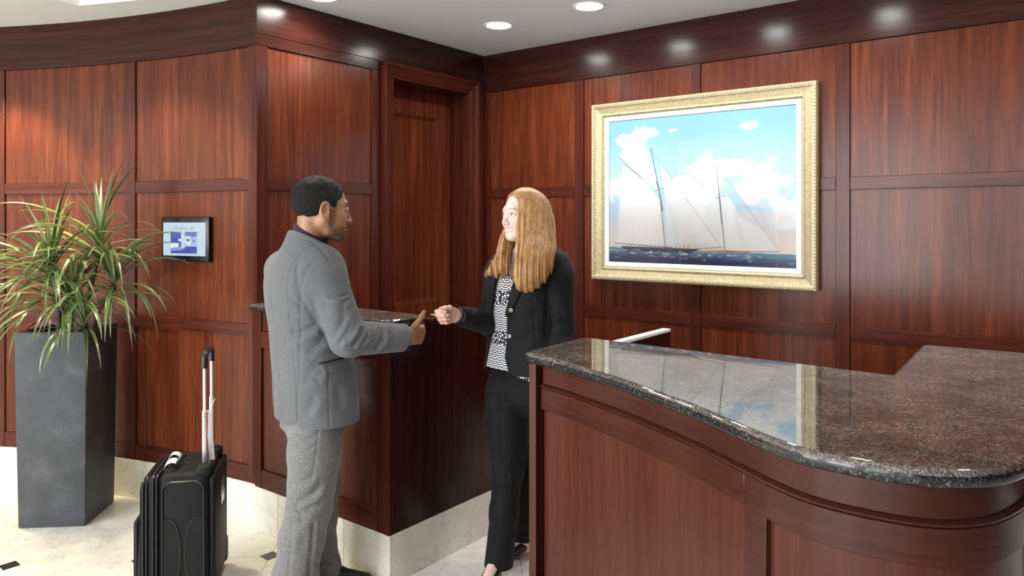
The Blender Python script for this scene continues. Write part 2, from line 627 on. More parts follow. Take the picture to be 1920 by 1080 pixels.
bb_r = thing('baseboard_right', 'cream marble base course under the wall behind the desk', 'baseboard', kind='structure')
for i in range(13):
    slab('tile', bb_r, mp_r, 0.001 + i * 0.47, min(6.2, 0.001 + (i + 1) * 0.47 - 0.0015), -0.03, 0.002, 0, Z_BASE - 0.001, M_BASE, c=0.001)

# the lobby around the camera
wn = thing('wall_near', 'cream lobby wall with tall windows, facing the desk', 'wall', kind='structure')
edges = [ROOM_X0] + [v for w in WINS for v in w] + [ROOM_X1]
for i in range(0, len(edges), 2):
    MB().box(edges[i], edges[i + 1], ROOM_Y0 - 0.15, ROOM_Y0, 0, HIGH).build('wall_pier', M_CREAM, wn)
for a_, b_ in WINS:
    MB().box(a_, b_, ROOM_Y0 - 0.15, ROOM_Y0, 0, WIN_Z[0]).build('wall_pier', M_CREAM, wn)
    MB().box(a_, b_, ROOM_Y0 - 0.15, ROOM_Y0, WIN_Z[1], HIGH).build('wall_pier', M_CREAM, wn)
for i, (a_, b_) in enumerate(WINS):
    w = thing('window_%d' % (i + 1), 'tall white framed lobby window, number %d from the curved wall' % (i + 1), 'window', kind='structure')
    f = MB()
    y0_, y1_ = ROOM_Y0 + 0.0, ROOM_Y0 + 0.03
    f.box(a_, a_ + 0.05, y0_, y1_, *WIN_Z); f.box(b_ - 0.05, b_, y0_, y1_, *WIN_Z)
    f.box(a_ + 0.05, b_ - 0.05, y0_, y1_, WIN_Z[0], WIN_Z[0] + 0.05); f.box(a_ + 0.05, b_ - 0.05, y0_, y1_, WIN_Z[1] - 0.05, WIN_Z[1])
    f.box((a_ + b_) / 2 - 0.02, (a_ + b_) / 2 + 0.02, y0_, y1_, WIN_Z[0] + 0.05, WIN_Z[1] - 0.05)
    f.build('window_frame', M_WHITE, w)
ws = thing('wall_far_right', 'dark wood wall closing the lobby on the desk side', 'wall', kind='structure')
MB().box(ROOM_X1, ROOM_X1 + 0.12, ROOM_Y0 - 0.15, 0.12, 0, HIGH).build('wall_core', M_STILE, ws)
wl = thing('wall_far_left', 'cream wall closing the lobby beyond the curved wall', 'wall', kind='structure')
MB().box(ROOM_X0 - 0.12, ROOM_X0, ROOM_Y0 - 0.15, 0.12, 0, HIGH).build('wall_core', M_CREAM, wl)

# ceiling with a raised tray near the curved wall
ceil = thing('ceiling', 'pale grey plaster ceiling with a raised tray at its left', 'ceiling', kind='structure')
outer = [(ROOM_X0 - 0.12, Y_DROP), (ROOM_X1 + 0.12, Y_DROP), (ROOM_X1 + 0.12, 0.12), (ROOM_X0 - 0.12, 0.12)]
tray = [(-0.92, -5.6), (-0.92, -2.225), (-0.55, -2.072), (-0.10, -1.955), (0.35, -1.90), (1.2, -2.05), (1.9, -2.5), (1.9, -5.6)]
tv = [Vector((x, y, 0)) for x, y in outer]; hv = [Vector((x, y, 0)) for x, y in tray]
tris = tessellate_polygon([tv, hv])
allp = outer + tray
mb = MB()
mb.add([(x, y, CEIL) for x, y in allp], [tuple(t) for t in tris])
me = mesh(mb.v, mb.f, 'ceiling_board')
link('ceiling_board', me, M_CEIL, ceil)
n_ = len(tray)
mb = MB()
mb.add([(x, y, CEIL) for x, y in tray] + [(x, y, CEIL + 0.13) for x, y in tray],
       [(i, (i + 1) % n_, n_ + (i + 1) % n_, n_ + i) for i in range(n_)] + [tuple(range(n_, 2 * n_))])
mb.build('tray', M_WHITE, ceil)
MB().box(ROOM_X0 - 0.12, ROOM_X1 + 0.12, Y_DROP, Y_DROP + 0.05, CEIL, HIGH).build('drop_face', M_WHITE, ceil)
MB().box(ROOM_X0 - 0.12, ROOM_X1 + 0.12, ROOM_Y0 - 0.15, Y_DROP + 0.05, HIGH, HIGH + 0.05).build('roof_board', M_WHITE, ceil)
MB().box(ROOM_X0 - 0.12, ROOM_X1 + 0.12, Y_DROP + 0.05, 0.12, CEIL + 0.15, CEIL + 0.2).build('roof_board', M_CEIL, ceil)

# floor: cream marble tiles laid cornerwise, small black insets where their corners meet
floor = thing('floor', 'polished cream marble floor of diagonal tiles with small black insets', 'floor', kind='structure')
MB().box(ROOM_X0 - 0.12, ROOM_X1 + 0.12, ROOM_Y0 - 0.15, 0.12, -0.08, -0.012).build('screed', M_GROUT, floor)
P0 = np.array((-0.50, -2.685)); E1 = np.array((0.4175, 0.3825)); E2 = np.array((-0.3825, 0.4175))
hs = 0.033                                  # half the side of an inset
gp = 0.0009
uu, vv = E1 / np.hypot(*E1), E2 / np.hypot(*E2)
cut = hs * math.sqrt(2)
LT = np.hypot(*E1)


def oct_poly():
    c = cut + gp
    pts = [(c, gp), (LT - c, gp), (LT - gp, c), (LT - gp, LT - c), (LT - c, LT - gp), (c, LT - gp), (gp, LT - c), (gp, c)]
    return [tuple(uu * a + vv * b) for a, b in pts]


tile_me = None
inset_me = None
for i in range(-16, 17):
    for j in range(-16, 17):
        o = P0 + E1 * i + E2 * j
        ctr = o + (E1 + E2) / 2
        if not (ROOM_X0 < ctr[0] < ROOM_X1 and -6.2 < ctr[1] < 0.0): continue
        if ctr[0] < -0.35 and ctr[1] > -1.4: continue
        if tile_me is None:
            t = MB().prism(oct_poly(), -0.012, 0.0).build('tile', M_MARBLE, floor)
            tile_me = t.data
            q = MB().prism([tuple(uu * a * (cut - 2 * gp) + vv * b * (cut - 2 * gp)) for a, b in ((1, 0), (0, 1), (-1, 0), (0, -1))], -0.012, 0.0).build('inset_tile', M_INSET, floor)
            inset_me = q.data
        else:
            t = bpy.data.objects.new('tile', tile_me); COL.objects.link(t); t.parent = floor
            q = bpy.data.objects.new('inset_tile', inset_me); COL.objects.link(q); q.parent = floor
        t.location = (o[0], o[1], 0)
        q.location = (o[0], o[1], 0)
MB().box(ROOM_X0, ROOM_X1, ROOM_Y0, -6.4, -0.012, -0.001).build('floor_slab', M_MARBLE, floor)

# ------------------------------------------------------------------ downlights
M_LAMP = mat('lamp_glow', (1, 1, 1), 0.5, emit=(1.0, 0.98, 0.95), emit_s=DOWN_EMIT)
M_TRIM = mat('lamp_trim', (0.9, 0.9, 0.9), 0.35)
DL = [(0.585, -0.562, 'round downlight nearest the inner wall corner, fully in view', 'd'),
      (1.205, -0.570, 'round downlight at the top edge, second out from the inner corner', 'd'),
      (1.82, -0.57, 'third round downlight out from the inner corner along the picture wall', 'd'),
      (2.44, -0.57, 'fourth round downlight out from the inner corner along the picture wall', 'd'),
      (3.30, -0.57, 'fifth round downlight out from the inner corner along the picture wall', 'd'),
      (0.22, -1.54, 'round downlight over the ledge where the man stands', 'd')]
for x, y, lab, _ in DL:
    t = thing('downlight', lab, 'light', (x, y, CEIL), 0, 'recessed ceiling downlights')
    MB().lathe([(0.088, 0.0), (0.088, -0.004), (0.080, -0.006), (0.070, -0.003), (0.070, 0.0)], 32).build('trim_ring', M_TRIM, t, True)
    MB().lathe([(0.0705, -0.0005), (0.066, -0.003), (0.001, -0.0035)], 32).build('lamp', M_LAMP, t, True)
    ld = bpy.data.lights.new('downlight_beam', 'AREA')
    ld.shape = 'DISK'; ld.size = 0.13; ld.energy = DOWN_POWER; ld.color = (1.0, 0.93, 0.83)
    ld.spread = math.radians(150)
    lo = bpy.data.objects.new('downlight_beam', ld); COL.objects.link(lo)
    lo.parent = t; lo.location = (0, 0, -0.012)


# ------------------------------------------------------------------ granite slabs
def granite_top(name, parent, outline, z0, z1, r=0.012):
    """Polished slab with rounded edge; outline counter-clockwise."""
    P = np.array(outline, float)
    n = len(P)
    a = P - np.roll(P, 1, 0); b = np.roll(P, -1, 0) - P
    a /= np.hypot(*a.T)[:, None]; b /= np.hypot(*b.T)[:, None]
    na = np.c_[-a[:, 1], a[:, 0]]; nb = np.c_[-b[:, 1], b[:, 0]]       # inward for ccw
    m = na + nb
    m /= np.maximum((m * na).sum(1), 0.3)[:, None]
    h = z1 - z0
    rings = []
    for i in range(9):
        q = -PI / 2 + PI * i / 8
        rr = min(r, h / 2)
        zc = z0 + rr if q < 0 else z1 - rr
        rings.append((rr - rr * math.cos(q), zc + rr * math.sin(q)))
    vs, fs = [], []
    for off, z in rings:
        Q = P + m * off
        vs += [(x, y, z) for x, y in Q]
    for i in range(len(rings) - 1):
        for k in range(n):
            k2 = (k + 1) % n
            fs.append((i * n + k, i * n + k2, (i + 1) * n + k2, (i + 1) * n + k))
    fs.append(tuple(range(n))[::-1])
    fs.append(tuple((len(rings) - 1) * n + k for k in range(n)))
    me = mesh(vs, fs, name)
    o = link(name, me, M_GRAN, parent)
    me.materials.append(M_GRANE)
    for f_ in me.polygons: f_.material_index = 1 if len(f_.vertices) == 4 and f_.index < 5 * n else 0
    smooth_by_angle(me, 50)
    # the polished top stays dead flat
    top = me.polygons[len(me.polygons) - 1]
    top.use_smooth = False
    bm = bmesh.new(); bm.from_mesh(me); bm.faces.ensure_lookup_table()
    for fc in (bm.faces[len(bm.faces) - 1], bm.faces[len(bm.faces) - 2]):
        fc.smooth = False
        for e in fc.edges: e.smooth = False
    bm.to_mesh(me); bm.free()
    return o


def catmull(pts, m=6):
    P = [np.array(p, float) for p in pts]
    P = [2 * P[0] - P[1]] + P + [2 * P[-1] - P[-2]]
    out = []
    for i in range(1, len(P) - 2):
        for k in range(m):
            t = k / m
            out.append(tuple(0.5 * ((2 * P[i]) + (-P[i - 1] + P[i + 1]) * t + (2 * P[i - 1] - 5 * P[i] + 4 * P[i + 1] - P[i + 2]) * t * t + (-P[i - 1] + 3 * P[i] - 3 * P[i + 1] + P[i + 2]) * t ** 3)))
    out.append(tuple(P[-2]))
    return out


# ------------------------------------------------------------------ ledge counter under the door wall
BX, BY = 0.977, -1.784
ledge = thing('ledge_counter', 'half-height wood counter with a narrow granite ledge, behind the man', 'counter', (0, 0, 0))
MB().box(0.004, BX - 0.03, BY + 0.03, BY + 0.20, 0, 1.085).build('core', M_DARKGAP, ledge)
MB().box(BX - 0.09, BX - 0.03, BY + 0.20, -0.92, 0, 1.085).build('core', M_DARKGAP, ledge)
mp_f = line_map(0, BY, 1, 0, 0, -1)
mp_s = line_map(BX, BY, 0, 1, 1, 0)
slab('corner_stile', ledge, mp_f, 0.004, 0.055, -0.03, 0, 0.21, 1.085, M_STILE)
slab('corner_stile', ledge, mp_f, 0.895, BX - 0.0005, -0.03, 0, 0.21, 1.085, M_STILE)
slab('top_rail', ledge, mp_f, 0.0565, 0.8935, -0.03, -0.001, 0.905, 0.985, M_RAIL)
slab('bottom_rail', ledge, mp_f, 0.0565, 0.8935, -0.03, -0.001, 0.21, 0.30, M_RAIL)
slab('frieze_board', ledge, mp_f, 0.0565, 0.8935, -0.03, -0.008, 0.986, 1.085, M_RAIL)
slab('panel', ledge, mp_f, 0.0565, 0.8935, -0.03, -0.014, 0.30, 0.904, M_DESKP)
M_GATE = wood('dark_shaded_wood', 'v', (0.022, 0.0055, 0.0033), (0.036, 0.0088, 0.0050), (0.052, 0.0125, 0.0068), rough=0.22)  # darker wood: the shade of the unlit ledge side is in its colour
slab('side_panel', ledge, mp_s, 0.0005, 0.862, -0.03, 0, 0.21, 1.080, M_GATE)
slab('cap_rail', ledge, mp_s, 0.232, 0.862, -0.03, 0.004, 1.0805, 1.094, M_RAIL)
sb = [0.004, 0.20, 0.36, 0.518, 0.686, 0.838, BX + 0.002]
for i in range(6): slab('tile', ledge, mp_f, sb[i], sb[i + 1] - 0.0015, -0.03, 0.002, 0, 0.209, M_BASE, c=0.001)
sb = [0.0, 0.295, 0.515, 0.862]
for i in range(3): slab('tile', ledge, mp_s, sb[i] + 0.0005, sb[i + 1] - 0.0015, -0.03, 0.002, 0, 0.209, M_BASE, c=0.001)
granite_top('granite_ledge', ledge, [(0.004, -1.815), (0.96, -1.815), (0.985, -1.812), (1.0, -1.80), (1.005, -1.78), (1.005, -1.60), (1.0, -1.588), (0.985, -1.584), (0.004, -1.584)], 1.0865, 1.12, 0.014)

# ------------------------------------------------------------------ reception desk, right
desk = thing('reception_desk', 'curved mahogany reception desk topped by polished speckled granite, at the right', 'desk', (2.3, -1.9, 0))
DO = Vector((2.3, -1.9, 0))
front = catmull([(1.745, -1.848), (1.80, -1.866), (1.92, -1.905), (2.186, -2.018), (2.311, -2.083), (2.477, -2.172), (2.60, -2.252), (2.694, -2.314), (2.755, -2.352), (2.83, -2.385), (2.93, -2.396),
                 (3.03, -2.385), (3.10, -2.352), (3.16, -2.29), (3.20, -2.20), (3.225, -2.08), (3.235, -1.90)], 10)
outline = [(1.706, -1.425), (1.702, -1.45), (1.712, -1.80), (1.722, -1.835)] + [p for p in front[1:]] + [(3.235, -0.80), (3.20, -0.765), (2.82, -0.785), (2.80, -0.81), (2.822, -1.465), (1.73, -1.412)]
outline = [(x - DO.x, y - DO.y) for x, y in outline]
granite_top('granite_top', desk, outline, 1.034, 1.07, 0.016)
fr = [(x - DO.x, y - DO.y) for x, y in front]
# body path, set back under the slab: left end, front sweep, right side
fm = path_map(fr)
body = [fm(s, -0.035) for s in np.linspace(0.035, fm.length, 90)]
body += [(3.20 - DO.x, y - DO.y) for y in (-1.7, -1.4, -1.1, -0.82)]
bp = path_map(body)


def s_at(px):
    dx, dy = ray_plan(px)
    best = None
    for s in np.linspace(0, bp.length, 1500):
        x, y = bp(s, 0)
        X, Y = x + DO.x - CAM[0], y + DO.y - CAM[1]
        e = abs(X * dy - Y * dx)
        if best is None or e < best[0] - 1e-5: best = (e, s)
    return best[1]


SL = bp.length
sA, sB, sC = s_at(1010), s_at(1397), s_at(1437)
sD = min(SL - 0.7, s_at(1880) + 0.22)
slab('core', desk, bp, 0.002, SL, -0.05, -0.02, 0.0, 1.033, M_DARKGAP, n=80)
slab('fascia_board', desk, bp, 0, SL, -0.02, -0.004, 0.966, 1.033, M_DESKR, n=80)
vs, fs = [], []
prof = [(-0.02, 0.952), (0.0, 0.952), (0.006, 0.955), (0.007, 0.960), (0.002, 0.963), (-0.003, 0.9655), (-0.02, 0.9655)]
ss = np.linspace(0, SL, 110)
for s in ss:
    for t, z in prof:
        x, y = bp(s, t); vs.append((x, y, z))
np_ = len(prof)
for i in range(len(ss) - 1):
    for k in range(np_):
        k2 = (k + 1) % np_
        fs.append((i * np_ + k, (i + 1) * np_ + k, (i + 1) * np_ + k2, i * np_ + k2))
fs += [tuple(range(np_)), tuple((len(ss) - 1) * np_ + k for k in range(np_))]
MB().add(vs, fs).build('bead_moulding', M_DESKR, desk, True)
slab('rail', desk, bp, 0, sB - 0.0005, -0.02, 0.003, 0.878, 0.9515, M_DESKR, n=50)
slab('rail', desk, bp, sC + 0.0005, SL, -0.02, 0.004, 0.878, 0.9515, M_DESKR, n=60)
slab('stile', desk, bp, 0.0, sA, -0.02, 0.002, 0.10, 0.8775, M_DESKR, n=2)
slab('stile', desk, bp, sB, sC, -0.02, 0.002, 0.10, 0.9515, M_DESKR, n=4, c=0.0008)
slab('stile', desk, bp, sD, sD + 0.06, -0.02, 0.002, 0.10, 0.8775, M_DESKR, n=4)
slab('panel', desk, bp, sA + GAP, sB - GAP, -0.02, -0.010, 0.10, 0.8775, M_DESKP, n=40)
slab('panel', desk, bp, sC + GAP, sD - GAP, -0.02, -0.010, 0.10, 0.8775, M_DESKP, n=50)
slab('panel', desk, bp, sD + 0.06 + GAP, SL, -0.02, -0.010, 0.10, 0.8775, M_DESKP, n=8)
slab('plinth', desk, bp, 0, SL, -0.02, 0.0, 0.0, 0.0995, M_DESKR, n=80)
lm = line_map(1.745 - DO.x, -1.445 - DO.y, 0, -1, -1, 0)
slab('end_panel', desk, lm, 0, 0.395, -0.03, 0, 0, 1.033, M_DESKP)
MB().box(1.80 - DO.x, 2.84 - DO.x, -1.53 - DO.y, -1.50 - DO.y, 0, 1.033).build('inner_panel', M_DESKP, desk)
MB().box(2.85 - DO.x, 2.88 - DO.x, -1.50 - DO.y, -0.85 - DO.y, 0, 1.033).build('inner_panel', M_DESKP, desk)
MB().box(2.88 - DO.x, 3.18 - DO.x, -0.87 - DO.y, -0.84 - DO.y, 0, 1.033).build('inner_panel', M_DESKP, desk)

# low divider between the woman and the back wall: the picture's reflection is painted white on its top edge
div = thing('divider_panel', 'dark upright divider behind the desk, a reflection painted white on its top edge', 'divider', (1.645, -0.83, 0))
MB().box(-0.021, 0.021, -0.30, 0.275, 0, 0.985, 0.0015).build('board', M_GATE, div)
MB().box(-0.022, 0.022, -0.301, 0.276, 0.9855, 1.0, 0.002).build('top_edge', mat('white_reflection', (0.82, 0.83, 0.86), 0.25), div, label='top edge with a reflection painted white')
# ------------------------------------------------------------------ sailing picture in its gilt frame
M_GOLD = mat('gilt', (0.62, 0.50, 0.26), 0.42, metal=0.3, spec=0.5)
_c = ramp(M_GOLD, noise(M_GOLD, mapped(M_GOLD, (1, 1, 1)), 60, 4, 0.6), [(0.35, (0.40, 0.335, 0.19)), (0.65, (0.52, 0.455, 0.29))])
L(M_GOLD, _c, bsdf(M_GOLD).inputs['Base Color'])
M_GOLD2 = mat('pale_gilt', (0.58, 0.51, 0.34), 0.42, metal=0.35)
M_LINER = mat('linen_liner', (0.76, 0.74, 0.69), 0.7)
FX0, FX1, FZ0, FZ1 = 0.895, 2.217, 1.178, 2.240
fcx, fcz = (FX0 + FX1) / 2, (FZ0 + FZ1) / 2
pic = thing('framed_picture', 'large picture of two sailing yachts in a gilt frame on the panelled wall', 'picture', (fcx, -0.001, fcz))
hw, hh = (FX1 - FX0) / 2, (FZ1 - FZ0) / 2


def frame_side(name, prof, side, material, a=hw, b=hh):
    # prof: (inset from the outer edge, out of the wall)
    vs, fs = [], []
    for (i, o) in prof:
        X, Z = a - i, b - i
        if side == 't': p, q = (-X, -o, Z), (X, -o, Z)
        elif side == 'b': p, q = (X, -o, -Z), (-X, -o, -Z)
        elif side == 'l': p, q = (-X, -o, -Z), (-X, -o, Z)
        else: p, q = (X, -o, Z), (X, -o, -Z)
        vs += [p, q]
    n = len(prof)
    for i in range(n):
        j = (i + 1) % n
        fs.append((2 * i, 2 * i + 1, 2 * j + 1, 2 * j))
    fs += [tuple(2 * i for i in range(n)), tuple(2 * i + 1 for i in range(n))]
    MB().add(vs, fs).build(name, material, pic)


PF = [(0.0, 0.0), (0.0, 0.040), (0.004, 0.046), (0.022, 0.046), (0.026, 0.040), (0.034, 0.036), (0.060, 0.026), (0.066, 0.030), (0.070, 0.030), (0.074, 0.022), (0.080, 0.018), (0.080, 0.0)]
PL = [(0.0805, 0.001), (0.0805, 0.020), (0.084, 0.021), (0.104, 0.0185), (0.108, 0.015), (0.108, 0.001)]
for sd in 'tblr':
    frame_side('frame_rail', PF, sd, M_GOLD)
    frame_side('liner', PL, sd, M_LINER)
# rope carving along the outer edge and beads along the inner one
rope, bead = MB(), MB()


def along(inset, step):
    X, Z = hw - inset, hh - inset
    for (x0, z0, x1, z1) in ((-X, Z, X, Z), (X, -Z, -X, -Z), (-X, -Z, -X, Z), (X, Z, X, -Z)):
        l = math.hypot(x1 - x0, z1 - z0); n = int(l / step)
        for i in range(n):
            t = (i + 0.5) / n
            yield x0 + (x1 - x0) * t, z0 + (z1 - z0) * t, math.atan2(z1 - z0, x1 - x0)


for x, z, an in along(0.0125, 0.017):
    rope.ball((x, -0.0465, z), (0.0115, 0.006, 0.0052), 6, 4, Matrix.Rotation(-(an + 0.75), 4, 'Y'))
for x, z, an in along(0.0685, 0.0115):
    bead.ball((x, -0.0305, z), 0.0042, 6, 4)
tag(rope.build('rope_carving', M_GOLD2, pic, True), kind='stuff')
tag(bead.build('bead_carving', M_GOLD2, pic, True), kind='stuff')
# the print: colours on a fine grid
PX0, PX1, PZ0, PZ1 = 1.005 - fcx, 2.109 - fcx, 1.288 - fcz, 2.130 - fcz
GX, GZ = 440, 340
S_, T_ = np.meshgrid((np.arange(GX + 1)) / GX, (np.arange(GZ + 1)) / GZ)
ASP = 1.29


def vnoise(x, y, seed, octv=5):
    r = np.random.default_rng(seed)
    out = np.zeros_like(x); amp = 1.0; tot = 0
    for o in range(octv):
        g = r.random((130, 130))
        xi, yi = np.floor(x).astype(int), np.floor(y).astype(int)
        fx, fy = x - xi, y - yi
        fx, fy = fx * fx * (3 - 2 * fx), fy * fy * (3 - 2 * fy)
        A = lambda a, b: g[(xi + a) % 130, (yi + b) % 130]
        out += amp * ((A(0, 0) * (1 - fx) + A(1, 0) * fx) * (1 - fy) + (A(0, 1) * (1 - fx) + A(1, 1) * fx) * fy)
        tot += amp; amp *= 0.5; x = x * 2.03 + 7.1; y = y * 2.03 + 3.7
    return out / tot


def lerp3(a, b, t): return np.asarray(a) * (1 - t[..., None]) + np.asarray(b) * t[..., None]


def sst(a, b, x):
    t = np.clip((x - a) / (b - a), 0, 1); return t * t * (3 - 2 * t)


img = lerp3((0.62, 0.80, 0.93), (0.22, 0.55, 0.86), sst(0.25, 1.0, T_))
img = lerp3((0.90, 0.78, 0.70), (0.50, 0.72, 0.90), sst(0.10, 0.42, T_))
img = lerp3(img, (0.20, 0.44, 0.80), sst(0.45, 0.98, T_))
cl = np.zeros_like(S_)
for cx, cy, rx, ry, w in [(0.13, 0.86, 0.13, 0.06, 1.0), (0.24, 0.90, 0.10, 0.05, 1.0), (0.37, 0.905, 0.045, 0.022, 0.9), (0.775, 0.89, 0.04, 0.025, 0.9), (0.70, 0.64, 0.13, 0.10, 1.0), (0.83, 0.50, 0.22, 0.16, 1.0),
                          (0.93, 0.38, 0.2, 0.18, 0.9), (0.55, 0.50, 0.2, 0.12, 0.7), (0.03, 0.54, 0.12, 0.16, 0.9), (0.45, 0.52, 0.12, 0.10, 0.8)]:
    cl = np.maximum(cl, w * np.exp(-(((S_ - cx) / rx) ** 2 + ((T_ - cy) / ry) ** 2) * 1.1))
nz = vnoise(S_ * 9 * ASP, T_ * 11, 3)
cl = sst(0.38, 0.80, cl + (nz - 0.5) * 1.25)
img = lerp3(img, (0.97, 0.97, 0.97), cl * 0.92)
pk = sst(0.45, 0.1, np.abs(T_ - 0.28) / 0.4) * sst(0.45, 0.7, vnoise(S_ * 5 * ASP, T_ * 16, 8))
img = lerp3(img, (0.93, 0.78, 0.72), pk * 0.45)


def poly_mask(poly):
    P = np.array(poly); ins = np.zeros(S_.shape, bool); dmin = np.full(S_.shape, 9.0)
    for i in range(len(P)):
        (x0, y0), (x1, y1) = P[i], P[(i + 1) % len(P)]
        c = (y0 > T_) != (y1 > T_)
        with np.errstate(divide='ignore', invalid='ignore'):
            ins ^= c & (S_ < (x1 - x0) * (T_ - y0) / (y1 - y0 + 1e-12) + x0)
        dx, dy = (x1 - x0) * ASP, y1 - y0
        t = np.clip(((S_ - x0) * ASP * dx + (T_ - y0) * dy) / (dx * dx + dy * dy + 1e-12), 0, 1)
        dmin = np.minimum(dmin, np.hypot((S_ - x0) * ASP - t * dx, T_ - y0 - t * dy))
    sd = np.where(ins, dmin, -dmin)
    return np.clip(sd / 0.003 + 0.5, 0, 1), sd


def line_mask(pts, w):
    d = np.full(S_.shape, 9.0)
    for (x0, y0), (x1, y1) in zip(pts[:-1], pts[1:]):
        dx, dy = (x1 - x0) * ASP, y1 - y0
        t = np.clip(((S_ - x0) * ASP * dx + (T_ - y0) * dy) / (dx * dx + dy * dy), 0, 1)
        d = np.minimum(d, np.hypot((S_ - x0) * ASP - t * dx, T_ - y0 - t * dy))
    return np.clip((w - d) / 0.0028 + 0.5, 0, 1)


hor = 0.104 - 0.022 * S_
wv = vnoise(S_ * 16 * ASP, T_ * 60, 21)
sea = lerp3((0.10, 0.26, 0.40), (0.012, 0.018, 0.10), sst(0.0, 0.07, hor - T_ + (wv - 0.5) * 0.05))
sea = lerp3(sea, (0.55, 0.66, 0.75), sst(0.62, 0.78, wv) * sst(0.10, 0.0, hor - T_))
img = np.where((T_ < hor)[..., None], sea, img)
seam = 0.5 + 0.5 * vnoise(S_ * 30, T_ * 3, 5)
for poly, c_lo, c_hi, al in [
    ([(0.655, 0.464), (0.688, 0.425), (0.731, 0.316), (0.861, 0.222), (0.923, 0.099), (0.762, 0.103), (0.715, 0.288)], (0.95, 0.93, 0.91), (0.96, 0.96, 0.97), 0.75),
    ([(0.631, 0.454), (0.682, 0.425), (0.72, 0.261), (0.762, 0.103), (0.657, 0.1)], (0.94, 0.92, 0.89), (0.95, 0.96, 0.97), 0.8),
    ([(0.468, 0.582), (0.554, 0.505), (0.631, 0.419), (0.653, 0.121), (0.56, 0.11), (0.50, 0.25), (0.453, 0.472)], (0.94, 0.90, 0.86), (0.95, 0.96, 0.97), 0.8),
    ([(0.577, 0.767), (0.605, 0.633), (0.624, 0.494), (0.631, 0.426), (0.554, 0.512), (0.441, 0.631)], (0.92, 0.93, 0.95), (0.97, 0.97, 0.97), 0.95),
    ([(0.303, 0.68), (0.415, 0.487), (0.532, 0.288), (0.631, 0.13), (0.415, 0.138), (0.367, 0.375), (0.33, 0.491)], (0.96, 0.93, 0.89), (0.93, 0.95, 0.97), 0.85),
    ([(0.33, 0.491), (0.367, 0.375), (0.415, 0.138), (0.355, 0.108), (0.337, 0.115)], (0.88, 0.91, 0.92), (0.88, 0.92, 0.95), 0.8),
    ([(0.083, 0.694), (0.2, 0.584), (0.306, 0.433), (0.333, 0.108), (0.194, 0.118), (0.043, 0.13), (0.063, 0.439)], (0.95, 0.91, 0.87), (0.95, 0.96, 0.97), 0.92),
    ([(0.167, 0.952), (0.231, 0.787), (0.284, 0.557), (0.3, 0.492), (0.2, 0.584), (0.06, 0.748)], (0.93, 0.94, 0.95), (0.97, 0.97, 0.97), 0.96)]:
    mk, sd = poly_mask(poly)
    lo, hi = min(p[1] for p in poly), max(p[1] for p in poly)
    colr = lerp3(c_lo, c_hi, sst(lo, hi, T_)) * (0.97 + 0.04 * seam[..., None])
    edge = np.exp(-np.maximum(sd, 0) / 0.010)
    colr = colr * (1 - 0.09 * edge[..., None])
    img = lerp3(img, colr, mk * al)
for poly, c in [([(0.07, 0.112), (0.096, 0.079), (0.367, 0.077), (0.462, 0.071), (0.525, 0.103), (0.367, 0.107)], (0.03, 0.04, 0.07)),
                ([(0.491, 0.077), (0.554, 0.093), (0.666, 0.1), (0.784, 0.093), (0.773, 0.083), (0.671, 0.079)], (0.42, 0.33, 0.22))]:
    mk, _ = poly_mask(poly); img = lerp3(img, np.array(c), mk)
for x in np.linspace(0.11, 0.46, 16):
    img = lerp3(img, np.array((0.35, 0.20, 0.12)), line_mask([(x, 0.104), (x + 0.004, 0.122 if int(x * 100) % 3 else 0.115)], 0.003) * 0.9)
for pts, w in [([(0.25, 0.792), (0.3, 0.492), (0.334, 0.108)], 0.0028), ([(0.284, 0.56), (0.300, 0.49), (0.318, 0.36)], 0.0045), ([(0.61, 0.661), (0.655, 0.1)], 0.0026), ([(0.624, 0.47), (0.640, 0.27)], 0.004),
               ([(0.057, 0.748), (0.209, 0.575)], 0.0025), ([(0.083, 0.694), (0.2, 0.587)], 0.002), ([(0.037, 0.132), (0.367, 0.109)], 0.0026), ([(0.485, 0.102), (0.644, 0.121)], 0.002), ([(0.666, 0.09), (0.923, 0.099)], 0.0024),
               ([(0.275, 0.50), (0.335, 0.515)], 0.0018), ([(0.441, 0.631), (0.554, 0.512)], 0.0016), ([(0.605, 0.44), (0.65, 0.45)], 0.0015), ([(0.25, 0.79), (0.63, 0.13)], 0.0009), ([(0.61, 0.66), (0.92, 0.10)], 0.0008)]:
    img = lerp3(img, np.array((0.13, 0.09, 0.10)), line_mask(pts, w) * 0.9)
foam = sst(0.55, 0.7, vnoise(S_ * 40, T_ * 90, 31)) * np.exp(-((T_ - hor + 0.025) / 0.012) ** 2) * sst(0.05, 0.12, S_) * sst(0.85, 0.75, S_)
img = lerp3(img, (0.85, 0.88, 0.9), foam * 0.8)
vx = PX0 + (PX1 - PX0) * S_.ravel(); vz = PZ0 + (PZ1 - PZ0) * T_.ravel()
vp = np.c_[vx, np.full_like(vx, -0.012), vz].astype(np.float32)
ii = np.arange((GX + 1) * (GZ + 1)).reshape(GZ + 1, GX + 1)
qf = np.stack([ii[:-1, :-1], ii[:-1, 1:], ii[1:, 1:], ii[1:, :-1]], -1).reshape(-1, 4)


def np_mesh(name, v, q, cols=None):
    me = bpy.data.meshes.new(name)
    k = q.shape[1]
    me.vertices.add(len(v)); me.loops.add(q.size); me.polygons.add(len(q))
    me.vertices.foreach_set('co', np.ascontiguousarray(v, np.float32).ravel())
    me.polygons.foreach_set('loop_start', np.arange(0, q.size, k, dtype=np.int32))
    me.loops.foreach_set('vertex_index', np.ascontiguousarray(q, np.int32).ravel())
    me.update(calc_edges=True)
    me.validate()
    if cols is not None:
        a = me.color_attributes.new('Col', 'FLOAT_COLOR', 'POINT')
        c4 = np.ones((len(v), 4), np.float32); c4[:, :3] = cols
        a.data.foreach_set('color', c4.ravel())
    return me


